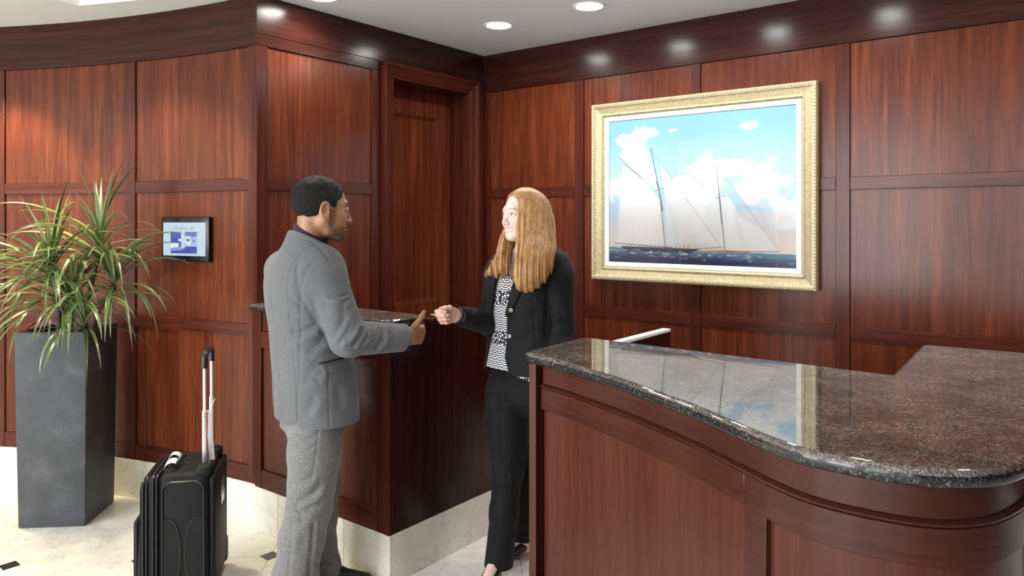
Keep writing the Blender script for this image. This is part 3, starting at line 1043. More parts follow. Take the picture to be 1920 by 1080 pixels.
M_PRINT = vcol_mat('picture_print', 0.35, 0.4)
link('print', np_mesh('print', vp, qf, np.clip(img.reshape(-1, 3), 0, 1) * 0.82), M_PRINT, pic)
M_GLASS = mat('picture_glass', (1, 1, 1), 0.0)
gb = bsdf(M_GLASS); gb.inputs['Alpha'].default_value = 0.04; gb.inputs['IOR'].default_value = 1.45
_g = N(M_GLASS, 'ShaderNodeBsdfTransparent'); _gl = N(M_GLASS, 'ShaderNodeBsdfGlossy'); _gl.inputs['Roughness'].default_value = 0.02
_fr = N(M_GLASS, 'ShaderNodeFresnel'); _fr.inputs['IOR'].default_value = 1.12
_mx = N(M_GLASS, 'ShaderNodeMixShader')
L(M_GLASS, _fr.outputs[0], _mx.inputs[0]); L(M_GLASS, _g.outputs[0], _mx.inputs[1]); L(M_GLASS, _gl.outputs[0], _mx.inputs[2])
L(M_GLASS, _mx.outputs[0], M_GLASS.node_tree.nodes['Material Output'].inputs['Surface'])
MB().add([(PX0, -0.0145, PZ0), (PX1, -0.0145, PZ0), (PX1, -0.0145, PZ1), (PX0, -0.0145, PZ1)], [(0, 1, 2, 3)]).build('glass_pane', M_GLASS, pic)

# ------------------------------------------------------------------ wall tablet
s0, s1 = arc_s(398)[0], arc_s(306)[0]
sm = (s0 + s1) / 2
tx, ty = mp_l(sm, -0.012)
ta = A0 + sm / AR
nx, ny = -math.cos(ta), -math.sin(ta)              # into the room
tab = thing('wall_tablet', 'small black framed tablet screen on the curved wall, showing a room offer', 'tablet', (tx, ty, 1.435), math.atan2(ny, nx) + PI / 2)
tw, th = (s1 - s0) / 2 * 0.97, 0.119
M_BLACKGLOSS = mat('black_gloss', (0.006, 0.006, 0.007), 0.2, spec=0.3)
MB().box(-tw, tw, -0.034, 0.0, -th, th, 0.006).build('bezel', M_BLACKGLOSS, tab, True)
M_SCR = mat('screen_white', (0.02, 0.02, 0.02), 0.2, emit=(0.62, 0.80, 0.93), emit_s=1.1)
sx0, sx1, sz0, sz1 = -tw + 0.018, tw - 0.022, -th + 0.031, th - 0.030
scr = MB().add([(sx0, -0.0345, sz0), (sx1, -0.0345, sz0), (sx1, -0.0345, sz1), (sx0, -0.0345, sz1)], [(0, 1, 2, 3)]).build('screen', M_SCR, tab)
sw, sh = sx1 - sx0, sz1 - sz0


def scr_poly(name, poly, col, e=1.3, y=-0.0350):
    m = mat('screen_' + name, (0.01, 0.01, 0.01), 0.3, emit=col, emit_s=e)
    MB().add([(sx0 + sw * a, y, sz0 + sh * b) for a, b in poly], [tuple(range(len(poly)))]).build(name, m, scr)


def rc(a0, a1, b0, b1): return [(a0, b0), (a1, b0), (a1, b1), (a0, b1)]


scr_poly('photo_ground', rc(0.18, 0.80, 0.07, 0.72), (0.05, 0.07, 0.42))
scr_poly('photo_ceiling', [(0.18, 0.72), (0.44, 0.72), (0.44, 0.46), (0.18, 0.56)], (0.07, 0.09, 0.50), 1.3, -0.0351)
scr_poly('photo_ceiling', [(0.48, 0.72), (0.80, 0.72), (0.80, 0.58), (0.66, 0.60), (0.48, 0.62)], (0.13, 0.17, 0.55), 1.3, -0.0351)
scr_poly('photo_wall', rc(0.50, 0.80, 0.28, 0.58), (0.40, 0.50, 0.80), 1.3, -0.03505)
scr_poly('photo_column', rc(0.43, 0.52, 0.24, 0.72), (0.60, 0.70, 0.90), 1.3, -0.0352)
scr_poly('photo_counter', [(0.18, 0.38), (0.38, 0.38), (0.38, 0.26), (0.18, 0.22)], (0.75, 0.85, 0.95), 1.3, -0.0352)
scr_poly('photo_lamp', [(0.40 + 0.035 * math.cos(q), 0.47 + 0.04 * math.sin(q)) for q in np.linspace(0, 2 * PI, 12)[:-1]], (0.85, 0.93, 1.0), 1.3, -0.0353)
scr_poly('photo_door', rc(0.53, 0.66, 0.30, 0.59), (0.66, 0.77, 0.93), 1.3, -0.0352)
scr_poly('photo_sign', rc(0.56, 0.63, 0.44, 0.51), (0.10, 0.12, 0.48), 1.3, -0.0353)
scr_poly('photo_shelf', rc(0.71, 0.75, 0.42, 0.48), (0.10, 0.12, 0.45), 1.3, -0.0353)
scr_poly('photo_floor', [(0.18, 0.20), (0.42, 0.26), (0.55, 0.24), (0.44, 0.17), (0.18, 0.14)], (0.26, 0.34, 0.70), 1.3, -0.0352)
scr_poly('photo_desk', [(0.66, 0.26), (0.80, 0.28), (0.80, 0.07), (0.74, 0.16)], (0.04, 0.05, 0.34), 1.3, -0.0352)
M_TXT = mat('screen_text', (0.02, 0.02, 0.02), 0.3, emit=(0.22, 0.27, 0.38), emit_s=1.0)
cu = bpy.data.curves.new('caption', 'FONT')
cu.body = 'Suite Upgrades... $25'
cu.size = 0.0165; cu.align_x = 'CENTER'
to = bpy.data.objects.new('caption_curve', cu); COL.objects.link(to)
tme = bpy.data.meshes.new_from_object(to.evaluated_get(bpy.context.evaluated_depsgraph_get()))
bpy.data.objects.remove(to)
cap = link('caption', tme, M_TXT, scr)
cap.location = (sx0 + sw * 0.50, -0.0351, sz0 + sh * 0.80)
cap.rotation_euler = (PI / 2, 0, 0)
MB().ball((0.0, -0.0342, -th + 0.011), (0.0022, 0.0008, 0.0022), 8, 5).build('indicator_light', mat('indicator_grey', (0.5, 0.5, 0.5), 0.4), tab, True)

# ------------------------------------------------------------------ planter and plant
def place(u, d):
    """Floor point from metres right of, and ahead of, where the photographer stood."""
    return (CAM[0] - math.sin(YAW) * d + math.cos(YAW) * u, CAM[1] + math.cos(YAW) * d + math.sin(YAW) * u)


M_PLANTER = mat('slate_fibrestone', (0.06, 0.062, 0.068), 0.55, spec=0.35)
_v = mapped(M_PLANTER, (1, 1, 1))
_n = noise(M_PLANTER, _v, 7, 5, 0.65, 0.3)
L(M_PLANTER, ramp(M_PLANTER, _n, [(0.32, (0.037, 0.039, 0.045)), (0.55, (0.054, 0.057, 0.065)), (0.75, (0.088, 0.091, 0.101))]), bsdf(M_PLANTER).inputs['Base Color'])
M_SOIL = mat('potting_soil', (0.022, 0.016, 0.012), 0.95)
pu, pd = -2.315, 3.87
px_, py_ = place(pu, pd)
planter = thing('planter', 'tall square slate grey planter on the marble floor by the curved wall', 'planter', (px_, py_, 0), YAW + math.radians(5))
HP = 0.978
a0_, a1_ = 0.160, 0.173
bm = bmesh.new()
rings = [(a0_ - 0.004, 0.0), (a0_, 0.004), (a1_, HP - 0.004), (a1_ - 0.004, HP), (a1_ - 0.026, HP), (a1_ - 0.03, HP - 0.004), (a1_ - 0.03, HP - 0.09)]
vr = []
for r_, z_ in rings:
    ring = []
    for cxs, cys in ((1, -1), (1, 1), (-1, 1), (-1, -1)):
        for k in range(4):
            q = math.atan2(cys, cxs) - PI / 4 + PI / 2 * k / 3
            cr = 0.006
            ring.append(bm.verts.new((cxs * (r_ - cr) + cr * math.cos(q), cys * (r_ * 1.02 - cr) + cr * math.sin(q), z_)))
    vr.append(ring)
for A_, B_ in zip(vr[:-1], vr[1:]):
    for k in range(16): bm.faces.new((A_[k], A_[(k + 1) % 16], B_[(k + 1) % 16], B_[k]))
bm.faces.new(vr[0][::-1]); bm.faces.new(vr[-1])
me = bpy.data.meshes.new('tub'); bm.to_mesh(me); bm.free()
link('tub', me, M_PLANTER, planter); smooth_by_angle(me, 35)
MB().box(-a1_ + 0.033, a1_ - 0.033, -a1_ + 0.03, a1_ - 0.03, HP - 0.088, HP - 0.05).build('soil', M_SOIL, planter)

plant = thing('potted_dracaena', 'spiky green dracaena with long arching leaves in the grey planter', 'plant', (px_, py_, HP - 0.05), YAW)
M_LEAF = vcol_mat('dracaena_leaf', 0.28, 0.8)
M_STEM = mat('dracaena_stem', (0.10, 0.075, 0.045), 0.85)


def leaf_mesh(length, width, bend, twist, seed):
    r = random.Random(seed)
    n = 12
    vs, cs = [], []
    ang = 0.0
    x = z = 0.0
    g = r.uniform(0.7, 1.25); pale = r.uniform(0.12, 0.6)
    for i in range(n + 1):
        t = i / n
        a = bend[0] + (bend[1] - bend[0]) * (t ** 1.25)      # pitch above the horizon
        if i: x += math.cos(a) * length / n; z += math.sin(a) * length / n
        w = width * (0.55 + 0.45 * min(1, t * 5)) * (1 - max(0, (t - 0.35) / 0.65) ** 1.7) + 0.0004
        tw_ = twist * t
        ca, sa = math.cos(tw_), math.sin(tw_)
        fold = 0.22 * w
        nz_, nx_ = math.cos(a), -math.sin(a)
        for k in (-1, 0, 1):
            lat = k * w; up = fold if k else 0.0
            yy = lat * ca - up * sa; uu_ = lat * sa + up * ca
            vs.append((x + nx_ * uu_, yy, z + nz_ * uu_))
            base = np.array((0.065, 0.135, 0.028)) * g
            edge_c = np.array((0.50, 0.52, 0.30))
            c = base * (1 - pale * abs(k)) + edge_c * pale * abs(k)
            if t > 0.93: c = c * 0.4 + np.array((0.22, 0.13, 0.05)) * 0.6
            cs.append(c)
    fs = []
    for i in range(n):
        for k in range(2):
            a = i * 3 + k
            fs.append((a, a + 1, a + 4, a + 3))
    return np_mesh('leaf', np.array(vs), np.array(fs), np.array(cs))


LEAVES = {'up': [], 'mid': [], 'low': []}
for i in range(10):
    LEAVES['up'].append(leaf_mesh(random.uniform(0.34, 0.48), random.uniform(0.0085, 0.0125), (random.uniform(1.25, 1.5), random.uniform(0.7, 1.35)), random.uniform(-0.5, 0.5), i))
    LEAVES['mid'].append(leaf_mesh(random.uniform(0.46, 0.66), random.uniform(0.0085, 0.0125), (random.uniform(0.75, 1.15), random.uniform(-0.7, -0.1)), random.uniform(-0.9, 0.9), 20 + i))
    LEAVES['low'].append(leaf_mesh(random.uniform(0.46, 0.66), random.uniform(0.0085, 0.0125), (random.uniform(0.2, 0.6), random.uniform(-1.5, -1.1)), random.uniform(-0.9, 0.9), 40 + i))
for v in LEAVES.values():
    for me in v:
        me.materials.append(M_LEAF)
        me.polygons.foreach_set('use_smooth', [True] * len(me.polygons))
# stems: crown points in the plant's own frame (right, away, up from the soil)
HEADS = [(0.15, 0.03, 0.46, 36), (-0.06, -0.05, 0.34, 38), (0.07, -0.09, 0.20, 34), (0.24, 0.01, 0.28, 38), (-0.08, 0.06, 0.22, 26), (0.14, -0.10, 0.08, 26)]
for hi, (hx, hy, hz, nl) in enumerate(HEADS):
    bx, by = hx * 0.45, hy * 0.45
    pts = [(bx, by, -0.03), (bx + (hx - bx) * 0.25, by + (hy - by) * 0.25, hz * 0.4), (bx + (hx - bx) * 0.75, by + (hy - by) * 0.75, hz * 0.8), (hx, hy, hz + 0.03)]
    MB().tube(pts, [0.016, 0.014, 0.012, 0.009], 8).build('stem', M_STEM, plant, True)
    for k in range(nl):
        t = k / nl
        kind = 'up' if t < 0.24 else ('mid' if t < 0.62 else 'low')
        if hi >= 2 and kind == 'up': kind = 'mid'
        az = k * 2.39996 + random.uniform(-0.25, 0.25)
        # the wall side has no room: leaves that would run into it turn aside
        if math.sin(az) > 0.45 and kind != 'up': az = -az
        o = bpy.data.objects.new('leaf', random.choice(LEAVES[kind]))
        COL.objects.link(o); o.parent = plant
        o.location = (hx, hy, hz + 0.045 - 0.10 * t)
        o.rotation_euler = (random.uniform(-0.06, 0.06), random.uniform(-0.1, 0.1), az)
        s_ = random.uniform(0.78, 1.08)
        o.scale = (s_, s_, s_)

# ------------------------------------------------------------------ suitcase
su, sdp = -1.393, 3.11
sx_, sy_ = place(su, sdp)
case = thing('suitcase', 'black soft upright suitcase with its pull handle raised, beside the man', 'suitcase', (sx_, sy_, 0), YAW + math.radians(13))
M_NYLON = cloth('black_nylon', (0.0075, 0.0080, 0.0095), 0.5, 700, 0.6, (1, 1, 0.5), 0.0)
M_PIPE = mat('black_piping', (0.016, 0.016, 0.018), 0.32)
M_ALU = mat('brushed_aluminium', (0.72, 0.72, 0.71), 0.34, metal=0.85)
M_BLKPL = mat('black_plastic', (0.012, 0.012, 0.013), 0.32)
CT, CW, CH, CZ = 0.150, 0.170, 0.520, 0.035          # half thickness (x), half width (y), height, floor gap


def rbox(x0, x1, y0, y1, z0, z1, r, seg=4, taper=0.0):
    bm = bmesh.new()
    vs0 = [bm.verts.new((x + (taper if (z > (z0 + z1) / 2 and x == x0) else 0), y, z)) for x in (x0, x1) for y in (y0, y1) for z in (z0, z1)]
    for f in [(0, 1, 3, 2), (4, 6, 7, 5), (0, 4, 5, 1), (2, 3, 7, 6), (0, 2, 6, 4), (1, 5, 7, 3)]:
        bm.faces.new([vs0[i] for i in f])
    bmesh.ops.recalc_face_normals(bm, faces=bm.faces[:])
    bmesh.ops.bevel(bm, geom=bm.edges[:], offset=r, segments=seg, affect='EDGES', profile=0.5)
    me = bpy.data.meshes.new('m'); bm.to_mesh(me); bm.free()
    return me


def soft(name, me, material, parent, label=None):
    o = link(name, me, material, parent, label=label)
    smooth_by_angle(me, 50)
    return o


# x: the back (pull handle side) is +x, the front pocket -x; y: width, near side -y
soft('shell', rbox(-0.055, 0.145, -CW, CW, CZ, CH, 0.036, 5), M_NYLON, case)
soft('expansion_band', rbox(-0.092, -0.050, -CW + 0.004, CW - 0.004, CZ + 0.004, CH - 0.006, 0.020, 4), M_NYLON, case)
soft('front_pocket', rbox(-0.135, -0.085, -CW + 0.010, CW - 0.010, CZ + 0.012, CH - 0.030, 0.030, 4, 0.02), M_NYLON, case)
soft('lower_pocket', rbox(-0.146, -0.118, -CW + 0.03, CW - 0.03, CZ + 0.03, 0.34, 0.014, 3), M_NYLON, case)


def loop_pts(x, inset, r, zlo, zhi):
    pts = []
    Y, Z0, Z1 = CW - inset, zlo, zhi
    for (cy, cz, q0) in ((-Y + r, Z0 + r, PI), (Y - r, Z0 + r, 1.5 * PI), (Y - r, Z1 - r, 0), (-Y + r, Z1 - r, 0.5 * PI)):
        for k in range(6):
            q = q0 + PI / 2 * k / 5
            pts.append((x, cy + r * math.cos(q), cz + r * math.sin(q)))
    pts.append(pts[0])
    return pts


for x, ins, top in ((-0.052, -0.001, CH + 0.001), (-0.066, 0.002, CH - 0.003), (-0.090, 0.004, CH - 0.006), (-0.104, 0.0065, CH - 0.018)):
    MB().tube(loop_pts(x, ins, 0.034, CZ + 0.004, top), 0.0042, 6, False).build('zipper' if x in (-0.066, -0.104) else 'piping', M_PIPE, case, True)


def side_pts(pl): return [(x, -CW - 0.0012, z) for x, z in pl]


rim = []
for (cx, cz, q0) in ((0.122 - 0.035, CZ + 0.05, -PI / 2), (0.122 - 0.035, CH - 0.028 - 0.035, 0), (-0.032 + 0.035, CH - 0.028 - 0.035, PI / 2), (-0.032 + 0.035, CZ + 0.05, PI)):
    for k in range(7):
        q = q0 + PI / 2 * k / 6
        rim.append((cx + 0.035 * math.cos(q), cz + 0.035 * math.sin(q)))
rim.append(rim[0])
MB().tube(side_pts(rim), 0.0042, 6, False).build('side_piping', M_PIPE, case, True)
for sgn in (-1, 1):
    # the rounded side patches: piping swinging in from each edge, the patch proud inside it
    xe = 0.120 if sgn > 0 else -0.030
    arc = [(xe - sgn * 0.004 - sgn * 0.062 * math.sin(min(PI, max(0, q))) ** 0.6 * 1.0, 0.205 + 0.145 * math.cos(q)) for q in np.linspace(0.05, PI - 0.05, 18)]
    MB().tube(side_pts(arc), 0.0034, 6, False).build('patch_piping', M_PIPE, case, True)
    poly = [(xe - sgn * 0.003, arc[0][1])] + arc + [(xe - sgn * 0.003, arc[-1][1])]
    mb = MB()
    n_ = len(poly)
    mb.add([(x, -CW - 0.003, z) for x, z in poly] + [(x, -CW + 0.01, z) for x, z in poly], [tuple(range(n_)), tuple(range(n_, 2 * n_))[::-1]] + [(i, (i + 1) % n_, n_ + (i + 1) % n_, n_ + i) for i in range(n_)])
    mb.build('side_patch', M_NYLON, case)
# raised back panel cheeks round the handle well, and the well itself
soft('back_panel', rbox(0.140, 0.166, -CW + 0.012, CW - 0.012, CZ + 0.005, CH - 0.02, 0.012, 3), M_NYLON, case)
for yy in (-0.115, 0.125):
    soft('handle_cheek', rbox(0.085, 0.150, yy - 0.04, yy + 0.04, CH - 0.03, CH + 0.022, 0.02, 3), M_NYLON, case)
soft('handle_well', rbox(0.088, 0.140, -0.07, 0.075, CH - 0.05, CH + 0.006, 0.006, 2), M_BLKPL, case)
YT = (-0.052, 0.118)
ZT = 0.975
hd = thing('pull_handle', None, None)
hd.parent = case
for yy, zc in zip(YT, (0.745, 0.765)):
    MB().box(0.098, 0.115, yy - 0.0075, yy + 0.0075, CH - 0.02, zc, 0.003).build('lower_tube', M_ALU, hd, True)
    MB().box(0.1005, 0.1125, yy - 0.0055, yy + 0.0055, zc - 0.01, ZT - 0.04, 0.002).build('upper_tube', M_ALU, hd, True)
    for dz in (0.014, 0.027):
        MB().ball((0.1063, yy - 0.0077, zc - dz), (0.0022, 0.001, 0.0022), 8, 5).ball((0.1152, yy, zc - dz), (0.001, 0.0022, 0.0022), 8, 5).build('rivet', M_BLKPL, hd)
gp_ = [(0.1065, YT[0], ZT - 0.055), (0.1065, YT[0], ZT - 0.02), (0.1065, YT[0] + 0.006, ZT - 0.006), (0.1065, YT[0] + 0.022, ZT + 0.003), (0.1065, (YT[0] + YT[1]) / 2, ZT + 0.006),
       (0.1065, YT[1] - 0.022, ZT + 0.003), (0.1065, YT[1] - 0.006, ZT - 0.006), (0.1065, YT[1], ZT - 0.02), (0.1065, YT[1], ZT - 0.055)]
MB().tube(catmull(gp_, 4), 0.0125, 12).build('grip', M_BLKPL, hd, True)
# carry strap on the top with its white wrapped tag, and the paper tag on the tubes
sp = [(-0.012, -0.10, CH - 0.004), (-0.012, -0.085, CH + 0.018), (-0.012, -0.04, CH + 0.032), (-0.012, 0.02, CH + 0.034), (-0.012, 0.065, CH + 0.020), (-0.012, 0.08, CH - 0.004)]
mb = MB(); mb.tube(catmull(sp, 4), 0.007, 8, flat=0.8); mb.build('carry_strap', M_NYLON, case, True)
soft('strap_anchor', rbox(-0.032, 0.008, -0.118, -0.080, CH - 0.01, CH + 0.008, 0.006, 2), M_NYLON, case)
soft('strap_anchor', rbox(-0.032, 0.008, 0.062, 0.098, CH - 0.01, CH + 0.008, 0.006, 2), M_NYLON, case)
M_PAPER = mat('white_paper_tag', (0.82, 0.82, 0.80), 0.6)
wrap = thing('baggage_wrap', 'white paper baggage wrap looped round the top strap of the black suitcase', 'tag', (sx_, sy_, CH), YAW + math.radians(13))
def ribbon(pts, half, th=0.0006, axis=(0, 1, 0)):
    mb = MB(); A = Vector(axis); vs = []
    for i, p in enumerate(pts):
        p = Vector(p); t = (Vector(pts[min(i + 1, len(pts) - 1)]) - Vector(pts[max(0, i - 1)])).normalized()
        nrm = t.cross(A).normalized()
        for a, b in ((-1, -1), (1, -1), (1, 1), (-1, 1)): vs.append(tuple(p + A * half * a + nrm * th * b))
    fs = []
    for i in range(len(pts) - 1):
        for k in range(4): fs.append((4 * i + k, 4 * i + (k + 1) % 4, 4 * i + 4 + (k + 1) % 4, 4 * i + 4 + k))
    fs += [(0, 1, 2, 3), tuple(4 * (len(pts) - 1) + k for k in (3, 2, 1, 0))]
    return mb.add(vs, fs)


lp = [(-0.012 + 0.017 * math.cos(q) * (1.1 if math.cos(q) < 0 else 1.35), -0.035, 0.034 + 0.016 * math.sin(q)) for q in np.linspace(-0.4, 2 * PI - 0.6, 22)]
ribbon(lp, 0.020).build('loop', M_PAPER, wrap, True)
lp = [(-0.040, -0.085, 0.006), (-0.036, -0.083, 0.020), (-0.026, -0.080, 0.030), (-0.010, -0.078, 0.034), (0.004, -0.078, 0.030)]
ribbon(lp, 0.019, axis=(0, 0.97, 0.24)).build('tail', M_PAPER, wrap, True)
ptag = thing('luggage_tag', 'narrow white and orange paper tag hanging from the suitcase handle tubes', 'tag', (sx_, sy_, 0.72), YAW + math.radians(13))
M_TAGO = mat('orange_tag_paper', (0.62, 0.10, 0.04), 0.6)
M_STRING = mat('white_string', (0.8, 0.8, 0.78), 0.8)
ribbon([(0.113, 0.0, 0.012), (0.121, -0.012, -0.08), (0.132, -0.026, -0.19)], 0.0105, axis=(0.98, 0.19, 0)).build('ticket', M_PAPER, ptag, label='white paper ticket')
ribbon([(0.110, -0.022, 0.015), (0.109, -0.036, -0.08), (0.109, -0.038, -0.185)], 0.0065, axis=(0.98, 0.19, 0)).build('stub', M_TAGO, ptag, label='orange paper stub')
MB().tube(catmull([(0.117, -0.062, 0.022), (0.119, -0.045, 0.020), (0.116, -0.02, 0.008), (0.117, 0.02, 0.012), (0.118, 0.085, 0.024), (0.119, 0.126, 0.03)], 4), 0.0016, 6).build('string', M_STRING, ptag, True)
M_VINYL = mat('clear_vinyl', (0.16, 0.17, 0.19), 0.12)
MB().box(0.1655, 0.168, -0.02, 0.055, 0.335, 0.435, 0.001).build('id_window', M_VINYL, case)
MB().box(0.1675, 0.1688, 0.004, 0.034, 0.372, 0.392).build('id_card', mat('id_card_ink', (0.02, 0.02, 0.025), 0.4), case)
soft('corner_guard', rbox(0.110, 0.172, -CW - 0.003, -CW + 0.05, 0.03, 0.085, 0.012, 3), M_BLKPL, case)
soft('corner_guard', rbox(0.085, 0.170, CW - 0.05, CW + 0.006, 0.03, 0.135, 0.012, 3), M_BLKPL, case)
for yy in (-0.13, 0.13):
    MB().lathe([(0.030, -0.013), (0.034, -0.009), (0.034, 0.009), (0.030, 0.013)], 24, Matrix.Translation((0.125, yy, 0.034)) @ Matrix.Rotation(PI / 2, 4, 'X')).build('wheel', M_BLKPL, case, True)
    soft('foot', rbox(-0.10, -0.06, yy - 0.02, yy + 0.02, 0.0, 0.05, 0.006, 2), M_BLKPL, case)
def unit(v):
    v = np.array(v, float)
    return v / np.linalg.norm(v)


# ------------------------------------------------------------------ people: distance fields meshed as one skin
def axis(lo, hi, coarse, fine=()):
    """Grid lines from lo to hi, closer together inside the fine ranges (lo, hi, step)."""
    out = [lo]
    while out[-1] < hi:
        x = out[-1]; st_ = coarse
        for a, b, s in fine:
            if a - 0.02 <= x <= b + 0.02:
                st_ = min(st_, s if a <= x <= b else (s + coarse) / 2)
        out.append(x + st_)
    return np.array(out, np.float32)


def smin(a, b, k):
    if k <= 0: return np.minimum(a, b)
    h = np.maximum(k - np.abs(a - b), 0) / k
    return np.minimum(a, b) - h * h * k * 0.25


class Field:
    def __init__(s, ax, ay, az):
        s.ax, s.ay, s.az = ax, ay, az
        s.f = np.full((len(ax), len(ay), len(az)), 0.5, np.float32)

    def op(s, lo, hi, fn, k=0.02, mode='u'):
        m = k + 0.03
        sl = []
        for a, l, h in zip((s.ax, s.ay, s.az), lo, hi):
            i, j = np.searchsorted(a, l - m), np.searchsorted(a, h + m)
            if j <= i: return s
            sl.append(slice(i, j))
        sl = tuple(sl)
        X, Y, Z = np.meshgrid(s.ax[sl[0]], s.ay[sl[1]], s.az[sl[2]], indexing='ij', sparse=True)
        d = fn(X, Y, Z).astype(np.float32)
        f = s.f[sl]
        if mode == 'u': s.f[sl] = smin(f, d, k)
        elif mode == 's': s.f[sl] = -smin(-f, d, k)
        elif mode == 'add': s.f[sl] = f + d
        return s

    def cap(s, a, b, ra, rb=None, k=0.02, mode='u', flat=None):
        """Tapered limb from a to b; flat = (direction, factor) squeezes it along one direction."""
        a, b = np.array(a, float), np.array(b, float)
        rb = ra if rb is None else rb
        R = max(ra, rb) * (flat[1] if flat and flat[1] > 1 else 1)
        ab = b - a
        l2 = ab @ ab + 1e-12

        def fn(X, Y, Z):
            px, py, pz = X - a[0], Y - a[1], Z - a[2]
            t = np.clip((px * ab[0] + py * ab[1] + pz * ab[2]) / l2, 0, 1)
            qx, qy, qz = px - t * ab[0], py - t * ab[1], pz - t * ab[2]
            r = ra + (rb - ra) * t
            if flat:
                n, fc = flat
                dn = qx * n[0] + qy * n[1] + qz * n[2]
                g = dn * (1 / fc - 1)
                qx, qy, qz = qx + g * n[0], qy + g * n[1], qz + g * n[2]
                return (np.sqrt(qx * qx + qy * qy + qz * qz) - r) * min(1, fc)
            return np.sqrt(qx * qx + qy * qy + qz * qz) - r
        return s.op(np.minimum(a, b) - R, np.maximum(a, b) + R, fn, k, mode)

    def cut(s, p, n, r, k=0.002):
        """Removes what lies beyond the plane at p (normal n), within r of the axis."""
        p, n = np.array(p, float), unit(n)
        R = r + 0.02

        def fn(X, Y, Z):
            x, y, z = X - p[0], Y - p[1], Z - p[2]
            t = x * n[0] + y * n[1] + z * n[2]
            q = np.sqrt(np.maximum(x * x + y * y + z * z - t * t, 0))
            return np.maximum(-t, q - r)
        return s.op(p - R, p + R, fn, k, 's')

    def chain(s, pts, rs, k=0.02, mode='u', flat=None):
        for i in range(len(pts) - 1):
            s.cap(pts[i], pts[i + 1], rs[i], rs[i + 1], k, mode, flat)
        return s

    def ell(s, c, r, Rm=None, k=0.02, mode='u'):
        c, r = np.array(c, float), np.array(r, float)
        Rm = np.eye(3) if Rm is None else Rm
        B = np.abs(Rm) @ r

        def fn(X, Y, Z):
            p = (X - c[0], Y - c[1], Z - c[2])
            q = [sum(Rm[j, i] * p[j] for j in range(3)) for i in range(3)]
            k0 = np.sqrt(sum((q[i] / r[i]) ** 2 for i in range(3)))
            k1 = np.sqrt(sum((q[i] / r[i] ** 2) ** 2 for i in range(3))) + 1e-9
            return k0 * (k0 - 1) / k1
        return s.op(c - B, c + B, fn, k, mode)

    def loft(s, secs, F, k=0.03, mode='u', sig=0.02, grow=0.0, disp=None, zlim=None):
        """secs: (z, cu, cv, half width, half depth forwards, half depth backwards, exponent); F = facing direction."""
        A = np.array(secs, float); A = A[np.argsort(A[:, 0])]
        zg = np.arange(A[0, 0] - 0.1, A[-1, 0] + 0.1, 0.004)
        ker = np.exp(-0.5 * (np.arange(-30, 31) * 0.004 / sig) ** 2); ker /= ker.sum()
        P = [np.convolve(np.pad(np.interp(zg, A[:, 0], A[:, i]), 30, 'edge'), ker, 'valid') for i in range(1, A.shape[1])]
        z0, z1 = zlim if zlim else (A[0, 0], A[-1, 0])
        mx = A[:, 3:6].max() + grow
        lo = np.array((A[:, 1].min() - mx, A[:, 2].min() - mx, z0)); hi = np.array((A[:, 1].max() + mx, A[:, 2].max() + mx, z1))
        Lx, Ly = -F[1], F[0]

        def fn(X, Y, Z):
            cu, cv, w, df, db, ex = [np.interp(Z, zg, p) for p in P]
            x, y = X - cu, Y - cv
            f = x * F[0] + y * F[1]; l = x * Lx + y * Ly
            w, dd = w + grow, np.where(f > 0, df, db) + grow
            q = ((np.abs(l) / w) ** ex + (np.abs(f) / dd) ** ex + 1e-9) ** (1 / ex)
            d = (q - 1) * np.minimum(w, dd) * 0.95
            if disp is not None: d = d + disp(f, l, Z, np.arctan2(f, l))
            return np.maximum(d, np.maximum(Z - z1, z0 - Z))
        return s.op(lo, hi, fn, k, mode)

    def mesh(s):
        """Surface nets."""
        f = s.f
        nx, ny, nz = f.shape
        ins = f < 0
        c = ins[:-1, :-1, :-1].astype(np.int8)
        for dx in (0, 1):
            for dy in (0, 1):
                for dz in (0, 1):
                    if dx + dy + dz: c = c + ins[dx:nx - 1 + dx, dy:ny - 1 + dy, dz:nz - 1 + dz]
        act = np.argwhere((c > 0) & (c < 8))
        idx = np.full(c.shape, -1, np.int32)
        idx[tuple(act.T)] = np.arange(len(act))
        I, J, K = act.T
        pos = np.zeros((len(act), 3)); cnt = np.zeros(len(act))
        cor = [(a, b, d) for a in (0, 1) for b in (0, 1) for d in (0, 1)]
        val = {q: f[I + q[0], J + q[1], K + q[2]] for q in cor}
        cx = {q: np.stack((s.ax[I + q[0]], s.ay[J + q[1]], s.az[K + q[2]]), 1) for q in cor}
        for q in cor:
            for d in range(3):
                if q[d]: continue
                r = list(q); r[d] = 1; r = tuple(r)
                m = (val[q] < 0) != (val[r] < 0)
                t = val[q][m] / (val[q][m] - val[r][m])
                pos[m] += cx[q][m] + (cx[r][m] - cx[q][m]) * t[:, None]
                cnt[m] += 1
        pos /= np.maximum(cnt, 1)[:, None]
        quads = []
        for d in range(3):
            a = [slice(None)] * 3; b = [slice(None)] * 3
            a[d] = slice(0, -1); b[d] = slice(1, None)
            e1, e2 = [i for i in range(3) if i != d]
            A, B = ins[tuple(a)], ins[tuple(b)]
            ch = A != B
            rng_ = [slice(None)] * 3
            rng_[e1] = slice(1, -1); rng_[e2] = slice(1, -1)
            sub = np.argwhere(ch[tuple(rng_)])
            off = np.zeros(3, int); off[e1] = off[e2] = 1
            P = sub + off
            q = []
            for u, v in ((0, 0), (1, 0), (1, 1), (0, 1)):
                Q = P.copy(); Q[:, e1] -= u; Q[:, e2] -= v
                q.append(idx[tuple(Q.T)])
            q = np.stack(q, 1)
            inside_first = A[tuple(P.T)]
            flip = inside_first if d != 1 else ~inside_first
            q[~flip] = q[~flip][:, ::-1]
            quads.append(q)
        quads = np.concatenate(quads)
        return pos, quads[(quads >= 0).all(1)]


